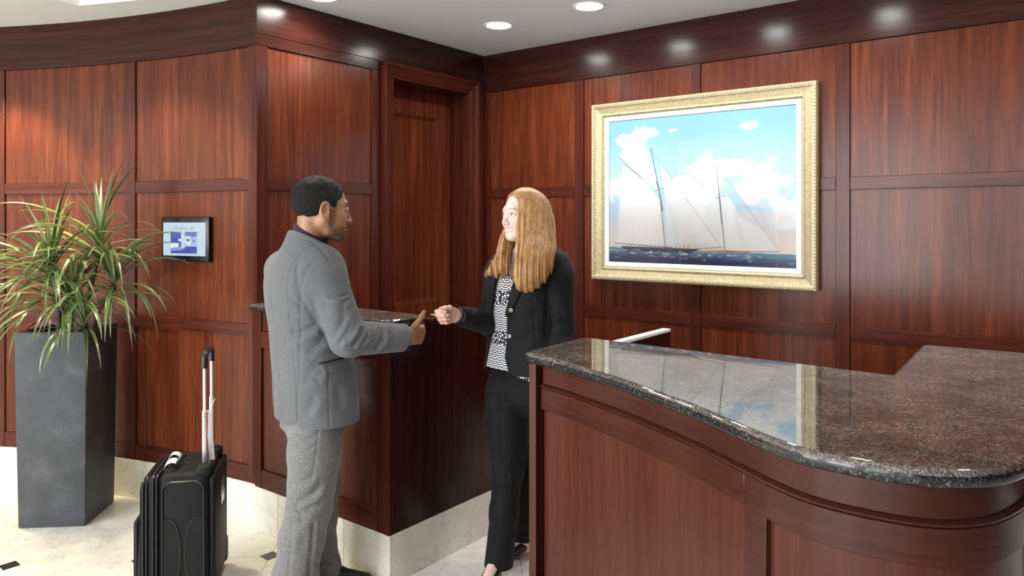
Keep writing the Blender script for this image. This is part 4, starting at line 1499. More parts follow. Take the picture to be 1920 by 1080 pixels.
def skin_obj(name, fld, material, parent, colf=None, label=None):
    v, q = fld.mesh()
    me = np_mesh(name, v, q, colf(v) if colf else None)
    # keep normals outward
    o = link(name, me, material, parent, True, label)
    return o


def px2(px, py, d, base):
    """A point seen at (px, py) and d metres ahead, in a person's own frame (right, away, up)."""
    return np.array(((px - 960) / FPX * d - base[0], d - base[1], CAM[2] - (py - 415) * d / FPX))


def vn3(P, freq, seed):
    """Smooth value noise on points."""
    r = np.random.default_rng(seed); g = r.random((32, 32, 32)).astype(np.float32)
    q = P * freq; i = np.floor(q).astype(int); t = q - i; t = t * t * (3 - 2 * t)
    out = 0
    for a in (0, 1):
        for b in (0, 1):
            for c in (0, 1):
                w = (t[:, 0] if a else 1 - t[:, 0]) * (t[:, 1] if b else 1 - t[:, 1]) * (t[:, 2] if c else 1 - t[:, 2])
                out = out + w * g[(i[:, 0] + a) % 32, (i[:, 1] + b) % 32, (i[:, 2] + c) % 32]
    return out


class Head:
    """Head in its own frame: x forwards, y to its left, z up, origin between the eyes inside the skull."""

    def __init__(s, o, face, tilt, scale, roll=0.0):
        s.o, s.s = np.array(o, float), scale
        f = np.array((face[0], face[1], 0.0)); f /= np.linalg.norm(f)
        l = np.array((-f[1], f[0], 0.0)); u = np.array((0, 0, 1.0))
        f2 = f * math.cos(tilt) + u * math.sin(tilt); u2 = u * math.cos(tilt) - f * math.sin(tilt)
        l2 = l * math.cos(roll) + u2 * math.sin(roll); u3 = u2 * math.cos(roll) - l * math.sin(roll)
        s.R = np.stack((f2, l2, u3), 1)

    def w(s, p): return s.o + s.R @ (np.array(p, float) * s.s)

    def loc(s, P): return ((P - s.o) @ s.R) / s.s

    eye_h = 0.0046

    def build(s, F, female=False, smile=0.0):
        S = s.s
        e = lambda c, r, k=0.02, m='u', rot=None: F.ell(s.w(c), np.array(r) * S, s.R if rot is None else s.R @ rot, k * S, m)
        c = lambda a, b, ra, rb=None, k=0.012, m='u': F.cap(s.w(a), s.w(b), ra * S, (ra if rb is None else rb) * S, k * S, m)
        e((-0.014, 0, 0.030), (0.098, 0.076, 0.086))
        e((0.020, 0, -0.012), (0.072, 0.066, 0.080), 0.03)
        jw = 0.052 if female else 0.056
        for y in (-1, 1):
            c((-0.004, y * jw, -0.052), (0.030, y * jw * 0.78, -0.084), 0.018, 0.016, 0.03)
            c((0.030, y * jw * 0.78, -0.084), (0.068, y * 0.012, -0.101), 0.016, 0.015, 0.025)
            e((0.052, y * 0.041, -0.030), (0.030, 0.022, 0.024), 0.022)                       # cheekbone
        e((0.045, 0, -0.070), (0.046, 0.040, 0.042), 0.03)                                      # mouth mound
        e((0.072, 0, -0.101), (0.017, 0.020, 0.015), 0.018)                                     # chin
        c((0.079, -0.034, 0.020), (0.087, -0.008, 0.015), 0.010, 0.009, 0.02)
        c((0.079, 0.034, 0.020), (0.087, 0.008, 0.015), 0.010, 0.009, 0.02)
        for y in (-1, 1): e((0.091, y * 0.033, -0.001), (0.012, 0.016, 0.010), 0.014, 's')     # sockets
        nw = 0.0115 if female else 0.0135
        tip = (0.111, 0, -0.039) if female else (0.110, 0, -0.040)
        c((0.086, 0, 0.004), tip, 0.0075, 0.0095, 0.012)
        for y in (-1, 1): e((0.098, y * nw, -0.043), (0.0115, 0.0085, 0.0085), 0.008)
        for y in (-1, 1): e((0.0795, y * 0.0325, -0.0015), (0.0135, 0.0150, 0.0130), 0.004)   # eyeball
        for y in (-1, 1):
            for q0, q1, dz, dx in ((-1, 0, 0.0062, 0.0), (0, 1, 0.0062, 0.0)):
                c((0.0885 - abs(q0) * 0.006, y * (0.0325 + q0 * 0.014), -0.001 + dz * (1 - 0.9 * abs(q0))), (0.0885 - abs(q1) * 0.006, y * (0.0325 + q1 * 0.014), -0.001 + dz * (1 - 0.9 * abs(q1))), 0.0034, None, 0.004)
            for q0, q1 in ((-1, 0), (0, 1)):
                c((0.0868 - abs(q0) * 0.006, y * (0.0325 + q0 * 0.014), -0.002 - 0.0062 * (1 - 0.9 * abs(q0))), (0.0868 - abs(q1) * 0.006, y * (0.0325 + q1 * 0.014), -0.002 - 0.0062 * (1 - 0.9 * abs(q1))), 0.0030, None, 0.004)
        # lips: a line that lifts at the corners in a smile
        up = 0.007 * smile
        mw = 0.025 + 0.004 * smile
        P = [(0.091 - 0.30 * abs(q) ** 2.2 * mw * 1.8, q * mw, -0.071 + up * abs(q) ** 1.8) for q in np.linspace(-1, 1, 9)]
        s.mouth = (mw, up)
        op_ = 0.0028 * smile
        for a, b in zip(P[:-1], P[1:]):
            ka, kb = 1 - abs(a[1] / mw) ** 3, 1 - abs(b[1] / mw) ** 3
            c((a[0], a[1], a[2] + 0.0042 + op_ * ka), (b[0], b[1], b[2] + 0.0042 + op_ * kb), 0.0036 + 0.002 * ka, 0.0036 + 0.002 * kb, 0.006)
            c((a[0] - 0.001, a[1], a[2] - 0.0052 - op_ * ka), (b[0] - 0.001, b[1], b[2] - 0.0052 - op_ * kb), 0.0036 + 0.003 * ka, 0.0036 + 0.003 * kb, 0.006)
        for a, b in zip(P[:-1], P[1:]):
            c((a[0] + 0.006, a[1], a[2]), (b[0] + 0.006, b[1], b[2]), 0.0016 + op_ * 0.6, None, 0.003, 's')
        if smile > 0.3:
            for y in (-1, 1):
                e((0.066, y * 0.036, -0.044), (0.020, 0.016, 0.016), 0.018)
                c((0.093, y * 0.020, -0.048), (0.082, y * 0.037, -0.068), 0.0022, 0.0018, 0.008, 's')
        # ears
        for y in (-1, 1):
            rot = np.array(((math.cos(0.35 * y), -math.sin(0.35 * y), 0), (math.sin(0.35 * y), math.cos(0.35 * y), 0), (0, 0, 1)))
            e((-0.010, y * 0.078, -0.008), (0.019, 0.0075, 0.031), 0.010, 'u', rot)
            pr = [(-0.004 - 0.0165 * math.cos(t) - 0.004, y * (0.081 + 0.004 * (1 if math.cos(t) > -0.2 else 0)), -0.008 + 0.029 * math.sin(t)) for t in np.linspace(-1.6, 2.2, 10)]
            for a, b in zip(pr[:-1], pr[1:]): c(a, b, 0.0042, None, 0.005)
            e((-0.004, y * 0.086, -0.006), (0.0095, 0.0065, 0.017), 0.006, 's')
            e((-0.001, y * 0.082, -0.033), (0.009, 0.006, 0.010), 0.006)

    def eye_cols(s, P, col, iris):
        q = s.loc(P)
        for y in (-1, 1):
            dy, dz = q[:, 1] - y * 0.0325, q[:, 2] + 0.0018
            m = (q[:, 0] > 0.078) & ((dy / 0.0125) ** 2 + (dz / s.eye_h) ** 2 < 1)
            col[m] = (0.55, 0.54, 0.52)
            g = s.gaze if hasattr(s, 'gaze') else 0.0
            r2 = (dy - g) ** 2 + (dz - 0.0006) ** 2
            m2 = m & (r2 < 0.0054 ** 2); col[m2] = iris
            m3 = m & (r2 < 0.0026 ** 2); col[m3] = (0.004, 0.004, 0.004)
            # upper lash line
            ml = (q[:, 0] > 0.074) & (np.abs(dy) < 0.0145) & (np.abs(dz - 0.0058 * (1 - (dy / 0.016) ** 2) - 0.0008) < 0.0017)
            col[ml] = col[ml] * 0.25


def hand(F, wrist, fwd, thumb, side, curls, S=1.0, thumb_pts=None, k=0.007, spread=0.0):
    """wrist point; fwd along the fingers, thumb towards the thumb side, side = palm normal. curls: four (knuckle, middle, tip) bends."""
    f, t, n = unit(fwd), unit(thumb), unit(side)
    w = np.array(wrist, float)
    off = (0.026, 0.009, -0.009, -0.026)
    base = (0.086, 0.090, 0.086, 0.078)
    lens = ((0.043, 0.026, 0.020), (0.047, 0.030, 0.021), (0.043, 0.028, 0.020), (0.034, 0.021, 0.018))
    rad = (0.0092, 0.0094, 0.0090, 0.0079)
    for i in range(4):
        kn = w + (f * base[i] + t * off[i]) * S
        F.cap(w + t * off[i] * 0.62 * S + f * 0.008 * S, kn, 0.0145 * S, 0.0112 * S, 0.016 * S)
        ang = 0.0; p = kn
        for j in range(3):
            ang += curls[i][j]
            d = f * math.cos(ang) + n * math.sin(ang) + t * spread * (1.5 - i) * 0.12
            q = p + unit(d) * lens[i][j] * S
            F.cap(p, q, rad[i] * (1 - 0.08 * j) * S, rad[i] * (0.94 - 0.1 * j) * S, k * S)
            p = q
    F.cap(w + f * 0.03 * S + n * 0.008 * S + t * 0.012 * S, w + f * 0.055 * S + n * 0.006 * S + t * 0.028 * S, 0.016 * S, 0.013 * S, 0.016 * S)   # thumb mound
    if thumb_pts is not None:
        pts = [w + (f * a + t * b + n * c) * S for a, b, c in thumb_pts]
        F.chain(pts, [0.0145 * S, 0.0115 * S, 0.0105 * S, 0.0085 * S][:len(pts)], 0.008 * S)


def gsum(x, c, s): return np.exp(-0.5 * ((x - c) / s) ** 2)


def press_folds(obj, base, folds):
    """Presses creases into a garment: folds = (polyline of seen points, depth in metres, width in pixels, ridge share)."""
    me = obj.data
    n = len(me.vertices)
    P = np.empty(n * 3, np.float32); me.vertices.foreach_get('co', P); P = P.reshape(-1, 3)
    Nn = np.empty(n * 3, np.float32); me.vertex_normals.foreach_get('vector', Nn); Nn = Nn.reshape(-1, 3)
    wu, wd = P[:, 0] + base[0], P[:, 1] + base[1]
    X = 960 + FPX * wu / wd; Y = 415 + FPX * (CAM[2] - P[:, 2]) / wd
    V = np.stack((-wu, -wd, CAM[2] - P[:, 2]), 1); V /= np.linalg.norm(V, axis=1)[:, None]
    face = sst(0.02, 0.35, (V * Nn).sum(1))
    disp = np.zeros(n)
    for pts, am, sg, ridge in folds:
        pts = np.array(pts, float)
        seg = np.hypot(*np.diff(pts, axis=0).T); tot = seg.sum(); acc = 0
        bd = np.full(n, 1e9); bs = np.zeros(n); bt = np.zeros(n)
        for (x0, y0), (x1, y1), l in zip(pts[:-1], pts[1:], seg):
            dx, dy = (x1 - x0) / l, (y1 - y0) / l
            t = np.clip((X - x0) * dx + (Y - y0) * dy, 0, l)
            ex, ey = X - x0 - t * dx, Y - y0 - t * dy
            d = np.hypot(ex, ey); m = d < bd
            bd[m] = d[m]; bs[m] = (ex * -dy + ey * dx)[m]; bt[m] = ((t + acc) / tot)[m]
            acc += l
        tp = np.clip(np.minimum(bt, 1 - bt) * 6, 0, 1) ** 0.7 if ridge is not None else 1.0
        q = -np.exp(-0.5 * (bd / sg) ** 2) + (0 if not ridge else ridge * np.exp(-0.5 * ((bs + np.sign(ridge) * 0 - 2.1 * sg) ** 2 + np.maximum(bd ** 2 - bs ** 2, 0)) / sg ** 2))
        disp += am * q * tp
    P = P + Nn * (disp * face)[:, None]
    me.vertices.foreach_set('co', np.ascontiguousarray(P, np.float32).ravel())
    me.update()


# ================================================================== the man
MB_ = ((575 - 960) / FPX * 3.0, 3.0)
mx, my = place(*MB_)
man = thing('person', 'man in grey suit jacket and heather trousers seen from behind, reaching out his right hand', 'person', (mx, my, 0), YAW)
Q = lambda x, y, d: px2(x, y, d, MB_)
FT = unit((0.77, 0.64))                       # where his chest faces
RT = np.array((FT[1], -FT[0]))
r3 = lambda v, z=0.0: np.array((v[0], v[1], z))
hm = Head(Q(604, 391, 2.985), (0.88, 0.47), -0.06, 1.055)
hm.gaze = 0.0
sh_r, sh_l = Q(604, 505, 2.90), Q(533, 505, 3.11)
el_r, wr_r = Q(652, 634, 2.84), Q(760, 633, 2.985)
el_l, wr_l = Q(556, 640, 3.17), Q(606, 662, 3.20)
hip_r, hip_l = Q(592, 760, 2.93), Q(582, 760, 3.07)
kn_r, kn_l = Q(585, 925, 2.90), Q(600, 915, 3.08)
an_r, an_l = Q(551, 1085, 2.93), Q(601, 1062, 3.10)
hdir = unit(wr_r - el_r)
hw_r = wr_r + hdir * 0.005
fx = [(hm.o[0] - 0.15, hm.o[0] + 0.15, 0.0021), (hw_r[0] - 0.02, hw_r[0] + 0.17, 0.0024)]
fy = [(hm.o[1] - 0.15, hm.o[1] + 0.15, 0.0023), (hw_r[1] - 0.06, hw_r[1] + 0.16, 0.0026)]
fz = [(hm.o[2] - 0.16, hm.o[2] + 0.15, 0.0021), (hw_r[2] - 0.075, hw_r[2] + 0.12, 0.0024)]
F = Field(axis(-0.36, 0.50, 0.010, fx), axis(-0.26, 0.40, 0.010, fy), axis(-0.01, 1.76, 0.012, fz))
tc = Q(574, 540, 3.0)
F.loft([(0.78, 0.02, 0, 0.16, 0.11, 0.11, 2.2), (0.95, 0.0, 0, 0.15, 0.10, 0.10, 2.2), (1.15, -0.01, 0, 0.16, 0.10, 0.10, 2.2), (1.32, -0.01, 0, 0.165, 0.10, 0.10, 2.2), (1.38, 0.0, 0, 0.12, 0.07, 0.07, 2.2), (1.41, 0.01, -0.005, 0.055, 0.05, 0.05, 2)], FT, 0.02)
F.cap(np.array((0.012, 0.004, 1.40)), hm.w((-0.034, 0, -0.075)), 0.054, 0.051, 0.01)
F.cap(hm.w((-0.046, 0, -0.10)), hm.w((-0.04, 0, -0.03)), 0.050, 0.050, 0.015)
for a, b, c_ in ((sh_r, el_r, wr_r), (sh_l, el_l, wr_l)):
    F.cap(a, b, 0.046, 0.038, 0.03); F.cap(b, c_, 0.037, 0.026, 0.02)
for a, b, c_ in ((hip_r, kn_r, an_r), (hip_l, kn_l, an_l)):
    F.cap(a, b, 0.075, 0.050, 0.03); F.cap(b, c_, 0.048, 0.034, 0.02)
    F.cap(c_, np.array((c_[0], c_[1], 0.055)), 0.034, 0.032, 0.02); F.cap(np.array((c_[0], c_[1], 0.05)), np.array((c_[0] + 0.11, c_[1] + 0.02, 0.035)), 0.03, 0.024, 0.02)
hm.build(F, False, 0.55)
hf = unit((0.60, 0.80, 0.0))
ht = unit((0.10, 0.02, 1.0))
hn = unit(np.cross(ht, hf)); hn = hn if hn[1] > 0 else -hn
hand(F, hw_r, hf, ht, hn, [(0.75, 0.75, 0.45), (1.05, 0.85, 0.5), (1.2, 0.95, 0.5), (1.3, 1.0, 0.5)], 1.02,
     [(0.020, 0.022, 0.002), (0.044, 0.050, -0.006), (0.060, 0.077, -0.012), (0.068, 0.096, -0.016)])
hand(F, wr_l, (0.9, 0.3, -0.1), (0.1, 0, 1), (0.3, -0.9, 0), [(0.5, 0.7, 0.4)] * 4, 0.98, [(0.022, 0.022, 0.006), (0.05, 0.05, 0.02), (0.075, 0.06, 0.03)])


def man_col(P):
    q = hm.loc(P)
    c = np.tile(np.array((0.36, 0.175, 0.092)), (len(P), 1))
    hx, hy, hz = q.T
    head = P[:, 2] > 1.30
    # cheek and ear warmth, lips
    ear = head & (np.abs(hy) > 0.074) & (hx < 0.02) & (hx > -0.04) & (hz > -0.05)
    c[ear] = (0.42, 0.20, 0.12)
    lp = head & (hx > 0.070) & (np.abs(hy) < 0.029) & (np.abs(hz + 0.071 - 0.0039 * np.abs(hy / 0.027) ** 1.8) < 0.0095)
    c[lp] = (0.36, 0.13, 0.095)
    # close cropped beard: jaw strap, chin and moustache
    n = vn3(q, 260.0, 4)
    strap = sst(0.044, 0.030, hx) * sst(0.006, 0.014, hx) * sst(0.020, 0.0, hz)
    jaw = sst(-0.058, -0.080, hz - 0.30 * np.clip(hx - 0.045, -0.05, 0)) * sst(0.0, 0.02, hx)
    mou = (hx > 0.075) * sst(0.030, 0.024, np.abs(hy)) * sst(-0.0505, -0.0545, hz) * sst(-0.066, -0.060, hz)
    gob = (hx > 0.065) * sst(0.034, 0.026, np.abs(hy)) * sst(-0.079, -0.085, hz)
    b = np.clip(np.maximum.reduce([strap * 0.55, jaw * 0.72, mou * 0.75, gob * 0.85]), 0, 1) * (0.75 + 0.4 * n) * head * ~lp * ~ear
    b = np.clip(b, 0, 0.95)[:, None]
    c = c * (1 - b) + np.array((0.018, 0.011, 0.009)) * b
    br = head & (hx > 0.070) & (np.abs(hz - 0.0215 - 0.004 * (1 - ((np.abs(hy) - 0.03) / 0.02) ** 2)) < 0.0042) & (np.abs(hy) > 0.010) & (np.abs(hy) < 0.050)
    c[br] = (0.02, 0.012, 0.01)
    hm.eye_cols(P, c, (0.03, 0.015, 0.008))
    return c


M_SKIN_M = vcol_mat('brown_skin', 0.42, 0.5, sss=0.12, bscale=900, bstr=0.06)
skin_obj('body', F, M_SKIN_M, man, man_col)

# hair: short waves
fx = [(hm.o[0] - 0.15, hm.o[0] + 0.15, 0.0022)]
F = Field(axis(hm.o[0] - 0.15, hm.o[0] + 0.15, 0.0022), axis(hm.o[1] - 0.15, hm.o[1] + 0.15, 0.0024), axis(hm.o[2] - 0.10, hm.o[2] + 0.16, 0.0022))


def hair_man(X, Y, Z):
    P = np.stack(np.broadcast_arrays(X, Y, Z), -1).reshape(-1, 3)
    q = hm.loc(P); x, y, z = q.T
    r = np.array((0.105, 0.0835, 0.0935)); c = np.array((-0.0155, 0, 0.031))
    p = (q - c) / r
    k0 = np.linalg.norm(p, axis=1); k1 = np.linalg.norm(p / r, axis=1) + 1e-9
    d = k0 * (k0 - 1) / k1
    wave = np.sin(210 * (np.hypot(x + 0.02, y * 0.9) + 0.35 * z) + 9 * vn3(q, 45, 9)) * 0.0012 + (vn3(q, 170, 12) - 0.5) * 0.0030
    d = d + wave
    # hairline: temple, above the ear, down to the nape
    line = np.where(x > 0.052, 0.066 - 0.0 * x, np.where(x > 0.028, 0.026 + (x - 0.028) * 1.0, np.where(x > -0.018, 0.018, -0.045 + 0.0 * x)))
    line = np.interp(x, [-0.13, -0.085, -0.045, -0.030, -0.016, 0.004, 0.018, 0.034, 0.040, 0.060, 0.067, 0.080],
                     [-0.058, -0.058, -0.048, -0.030, 0.014, 0.024, 0.006, 0.004, 0.030, 0.046, 0.066, 0.100])
    return (np.maximum(d, (line - z) * 0.8) * hm.s).reshape(np.broadcast_shapes(X.shape, Y.shape, Z.shape))


F.op(np.array((F.ax[0], F.ay[0], F.az[0])), np.array((F.ax[-1], F.ay[-1], F.az[-1])), hair_man, 0.0)
M_HAIR_M = mat('black_hair', (0.0075, 0.007, 0.007), 0.55, spec=0.25)
bump(M_HAIR_M, noise(M_HAIR_M, mapped(M_HAIR_M, (1, 1, 1)), 240, 3, 0.7), 1.0, 0.006)
skin_obj('hair', F, M_HAIR_M, man)

# shirt: plum collar standing above the jacket
F = Field(axis(-0.22, 0.24, 0.004), axis(-0.2, 0.22, 0.004), axis(1.26, 1.56, 0.0035))
nb, nt = np.array((0.008, -0.008, 1.432)), hm.w((-0.034, 0, -0.060))
nd = unit(nt - nb)
F.cap(nb - nd * 0.06, nb + nd * 0.12, 0.079, 0.066, 0.0)
F.loft([(1.28, 0.0, 0, 0.15, 0.115, 0.09, 2.2), (1.36, 0.0, 0, 0.13, 0.10, 0.08, 2.2), (1.42, 0.015, 0, 0.075, 0.072, 0.06, 2)], FT, 0.02)
F.cut(nb + nd * 0.066, nd + r3(FT) * 0.36, 0.16)
F.cap(nb + nd * 0.052, nb + nd * 0.15, 0.060, 0.062, 0.003, 's')
M_SHIRT = cloth('plum_shirt', (0.045, 0.012, 0.050), 0.25, 500, 0.7, (1, 1, 1), 0.1)
skin_obj('shirt', F, M_SHIRT, man, label='dark plum shirt collar')

# jacket
F = Field(axis(-0.28, 0.46, 0.0036), axis(-0.28, 0.32, 0.0040), axis(0.70, 1.56, 0.0036))


def jack_disp(f, l, z, a):
    # l grows to his left; his right side is towards the camera
    d = 0.0
    ctr = gsum(l, -0.012, 0.0022) * (f < 0)                       # centre back seam
    prin = gsum(l, -0.118, 0.0022) * (f < 0.02)                   # side seam
    d = d + 0.0028 * (ctr + prin)
    vent = gsum(l, 0.075, 0.003) * (f < 0) * (z < 0.90)
    d = d + 0.006 * vent
    return d


JS = [(0.738, 0.036, 0.005, 0.212, 0.150, 0.142, 2.3), (0.80, 0.034, 0.003, 0.211, 0.155, 0.148, 2.3), (0.90, 0.026, 0.0, 0.200, 0.158, 0.143, 2.3), (1.02, 0.010, 0.0, 0.188, 0.158, 0.138, 2.3),
      (1.10, 0.004, 0.0, 0.187, 0.156, 0.138, 2.3), (1.20, -0.004, 0.0, 0.196, 0.156, 0.146, 2.3), (1.30, -0.008, 0.0, 0.200, 0.145, 0.148, 2.3), (1.37, -0.006, 0.0, 0.184, 0.118, 0.124, 2.2), (1.42, 0.002, 0.0, 0.140, 0.090, 0.092, 2.1), (1.455, 0.012, 0.0, 0.098, 0.078, 0.072, 2), (1.49, 0.016, 0.0, 0.075, 0.068, 0.064, 2)]
F.loft(JS, FT, 0.02, disp=jack_disp, sig=0.025)
# hem: the front corners round off upwards
F.cap(sh_r + np.array((0, 0.02, 0.0)), sh_r * 0.8 + el_r * 0.2, 0.080, 0.078, 0.05)
F.cap(sh_r * 0.85 + el_r * 0.15, el_r, 0.080, 0.072, 0.010)
F.cap(el_r, wr_r + hdir * 0.02, 0.071, 0.053, 0.012)
F.cap(sh_l, el_l, 0.080, 0.064, 0.035)
F.cap(el_l, wr_l, 0.060, 0.046, 0.02)
# flat trimmed cuff and the hollow inside it
up3 = np.array((0, 0, 1.0))
F.cut(wr_r - hdir * 0.004, hdir + np.array((0, 0, -0.1)), 0.12)
F.cap(wr_r - hdir * 0.06, wr_r + hdir * 0.05, 0.044, 0.046, 0.003, 's')
# collar: a band standing round the neck, higher at the back, the neck opening inside it
F.cap(nb - nd * 0.045, nb + nd * 0.075, 0.104, 0.081, 0.02)
F.cut((nb[0], nb[1], 1.455), np.array((0.53 * FT[0], 0.53 * FT[1], 1.0)), 0.15, 0.006)
F.cap(nb + nd * 0.040, nb + nd * 0.25, 0.0715, 0.073, 0.004, 's')
F.cap(nb + r3(FT) * 0.10 + np.array((0, 0, -0.10)), nb + r3(FT) * 0.075 + np.array((0, 0, 0.06)), 0.028, 0.06, 0.01, 's')
# pocket: a slanting flap opening on his right side
pk0, pk1 = Q(598, 684, 2.80), Q(648, 675, 2.84)
# trim the hem level with a slight lift in front
M_JACK = cloth('grey_worsted', (0.120, 0.124, 0.132), 0.13, 380, 0.8, (1, 1, 0.2), 0.12)
jo = skin_obj('jacket', F, M_JACK, man)
M_DKLINE = mat('pocket_welt', (0.012, 0.012, 0.014), 0.7)


def on_surface(obj, p, d):
    """Where a ray from p along d meets the mesh."""
    ok, loc, nrm, _ = obj.ray_cast(Vector(p), Vector(d))
    return (np.array(loc), np.array(nrm)) if ok else (np.array(p), -np.array(d))


FOLDS_J = [
    ([(545, 449), (560, 447), (574, 448), (590, 456), (604, 468), (618, 488)], 0.0045, 2.0, None),
    ([(564, 470), (556, 510), (562, 555), (586, 592), (619, 644), (642, 664)], 0.004, 3.0, 0.0),
    ([(608, 482), (585, 492), (569, 520), (563, 560)], 0.0026, 2.2, 0.0),
    ([(512, 700), (514, 798)], 0.005, 1.8, None), ([(563, 560), (563, 640), (561, 700), (557, 800)], 0.0026, 1.8, None),
    ([(616, 690), (618, 800)], 0.0018, 1.8, None),
    ([(538, 622), (562, 624), (597, 608)], 0.0075, 5, 0.8), ([(533, 641), (565, 630), (600, 612)], 0.006, 5, 0.7), ([(540, 592), (565, 595)], 0.004, 4, 0.6),
    ([(538, 555), (568, 575)], 0.004, 4, 0.6), ([(575, 665), (600, 645), (612, 622)], 0.006, 6, 0.7), ([(590, 715), (604, 690)], 0.006, 6, 0.8), ([(572, 720), (600, 668)], 0.004, 6, 0.7),
    ([(612, 557), (635, 558), (655, 552)], 0.005, 2.6, 0.9), ([(640, 570), (655, 560)], 0.004, 4, 0.6),
    ([(648, 640), (662, 622), (668, 604)], 0.009, 4.0, 0.8), ([(660, 650), (675, 630), (680, 612)], 0.010, 3.6, 0.8), ([(632, 650), (652, 620), (660, 598)], 0.008, 4.5, 0.8), ([(618, 640), (640, 612), (652, 590)], 0.006, 5, 0.7),
    ([(672, 652), (688, 632), (686, 614)], 0.007, 3.2, 0.7), ([(703, 655), (718, 640), (719, 622), (712, 612)], 0.006, 3.6, 0.8), ([(725, 630), (737, 620), (742, 640)], 0.004, 4, 0.6),
    ([(636, 612), (650, 575)], 0.004, 6, 0.5), ([(600, 600), (618, 560)], 0.003, 7, 0.5),
    ([(520, 520), (530, 580)], 0.003, 9, 0.5), ([(575, 780), (592, 740)], 0.006, 7, 0.8), ([(640, 770), (634, 720)], 0.004, 7, 0.6), ([(535, 730), (538, 790)], 0.003, 7, 0.6),
    ([(598, 684), (648, 675)], 0.004, 2.0, None)]
press_folds(jo, MB_, FOLDS_J)
view = unit((-0.25, 0.97, 0.0))
pts = []
for t in np.linspace(0, 1, 9):
    p = pk0 * (1 - t) + pk1 * t
    l, nn = on_surface(jo, p - view * 0.4, view)
    pts.append(l + nn * 0.0005)
MB().tube([tuple(p) for p in pts], 0.0042, 6, True).build('pocket_welt', M_DKLINE, man, True)
mb = MB()
for i in range(4):
    p = wr_r - hdir * (0.004 + 0.012 * i) + np.array((0, 0, -0.2))
    l, nn = on_surface(jo, p, (0, 0, 1))
    mb = MB(); mb.ball(tuple(l + nn * 0.001), (0.0052, 0.0052, 0.0026), 10, 5)
    mb.build('cuff_button', M_DKLINE, man, True)

# trousers
F = Field(axis(-0.26, 0.32, 0.005), axis(-0.26, 0.34, 0.005), axis(0.0, 0.88, 0.005))


def tr(p, z): return np.array((p[0], p[1], z))


F.loft([(0.70, 0.026, 0.0, 0.160, 0.118, 0.122, 2.2), (0.77, 0.026, 0.0, 0.158, 0.112, 0.106, 2.2), (0.80, 0.026, 0, 0.14, 0.10, 0.09, 2.2)], FT, 0.03)
rP = [Q(591, 775, 2.93), Q(590, 850, 2.91), Q(585, 905, 2.895), Q(580, 950, 2.89), Q(566, 1010, 2.90), Q(553, 1085, 2.925)]
rP.append(np.array((rP[-1][0] - 0.004, rP[-1][1], 0.035)))
F.chain(rP, [0.100, 0.100, 0.088, 0.084, 0.084, 0.087, 0.098], 0.03)
F.op(np.array((-0.3, -0.3, 0.76)), np.array((0.4, 0.4, 0.95)), lambda X, Y, Z: (0.775 - Z) + 0 * X + 0 * Y, 0.0, 's')
lP = [Q(590, 775, 3.08), Q(598, 850, 3.09), Q(600, 915, 3.08), Q(597, 970, 3.08), Q(596, 1020, 3.09), Q(601, 1062, 3.10)]
lP.append(np.array((lP[-1][0] + 0.005, lP[-1][1], 0.040)))
F.chain(lP, [0.096, 0.090, 0.076, 0.072, 0.072, 0.078, 0.084], 0.03)
F.op(np.array((-0.3, -0.3, -0.2)), np.array((0.4, 0.4, 0.03)), lambda X, Y, Z: (Z - 0.018) + 0 * X + 0 * Y, 0.0, 's')
M_TROU = cloth('heather_tweed', (0.165, 0.165, 0.167), 0.5, 330, 0.9, (1, 1, 0.7), 0.2)
to_ = skin_obj('trousers', F, M_TROU, man)
press_folds(to_, MB_, [
    ([(532, 938), (556, 945), (585, 930), (606, 905)], 0.010, 5, 0.8), ([(540, 912), (565, 908), (590, 890)], 0.007, 5, 0.8), ([(530, 958), (560, 960), (590, 945)], 0.006, 5, 0.7),
    ([(530, 826), (560, 832), (598, 818)], 0.007, 4, 0.8), ([(545, 842), (580, 840), (596, 832)], 0.005, 4, 0.7), ([(597, 806), (593, 850), (585, 902)], 0.003, 1.8, None),
    ([(560, 975), (590, 950), (608, 935)], 0.005, 5, 0.7), ([(548, 985), (545, 1040), (540, 1080)], 0.003, 2.2, None), ([(575, 1000), (560, 1040)], 0.004, 7, 0.6),
    ([(588, 985), (585, 1030), (580, 1080)], 0.010, 3.0, None), ([(596, 1000), (612, 960)], 0.004, 5, 0.6), ([(590, 1062), (615, 1050), (626, 1058)], 0.007, 4, 0.8), ([(592, 1040), (615, 1032)], 0.005, 4, 0.7)])
# shoes
for nm, p, toe in (('shoe', rP[-1], (0.165, 0.10)), ('shoe', lP[-1], (0.17, 0.012))):
    F = Field(axis(p[0] - 0.16, p[0] + 0.30, 0.005), axis(p[1] - 0.16, p[1] + 0.26, 0.005), axis(-0.01, 0.16, 0.004))
    d = np.array((toe[0], toe[1], 0)); dn = d / np.linalg.norm(d)
    c0 = np.array((p[0], p[1], 0.0))
    F.cap(c0 - dn * 0.055 + up3 * 0.045, c0 + dn * 0.06 + up3 * 0.045, 0.038, 0.042, 0.02)
    F.cap(c0 + dn * 0.06 + up3 * 0.042, c0 + dn * 0.185 + up3 * 0.030, 0.042, 0.026, 0.02, flat=None)
    F.cap(c0 - dn * 0.03 + up3 * 0.06, c0 + dn * 0.02 + up3 * 0.10, 0.040, 0.042, 0.02)
    F.op(np.array((p[0] - 0.3, p[1] - 0.3, -0.2)), np.array((p[0] + 0.4, p[1] + 0.4, 0.0)), lambda X, Y, Z: Z + 0 * X + 0 * Y, 0.0, 's')
    skin_obj(nm, F, mat('black_leather', (0.010, 0.010, 0.011), 0.3), man)
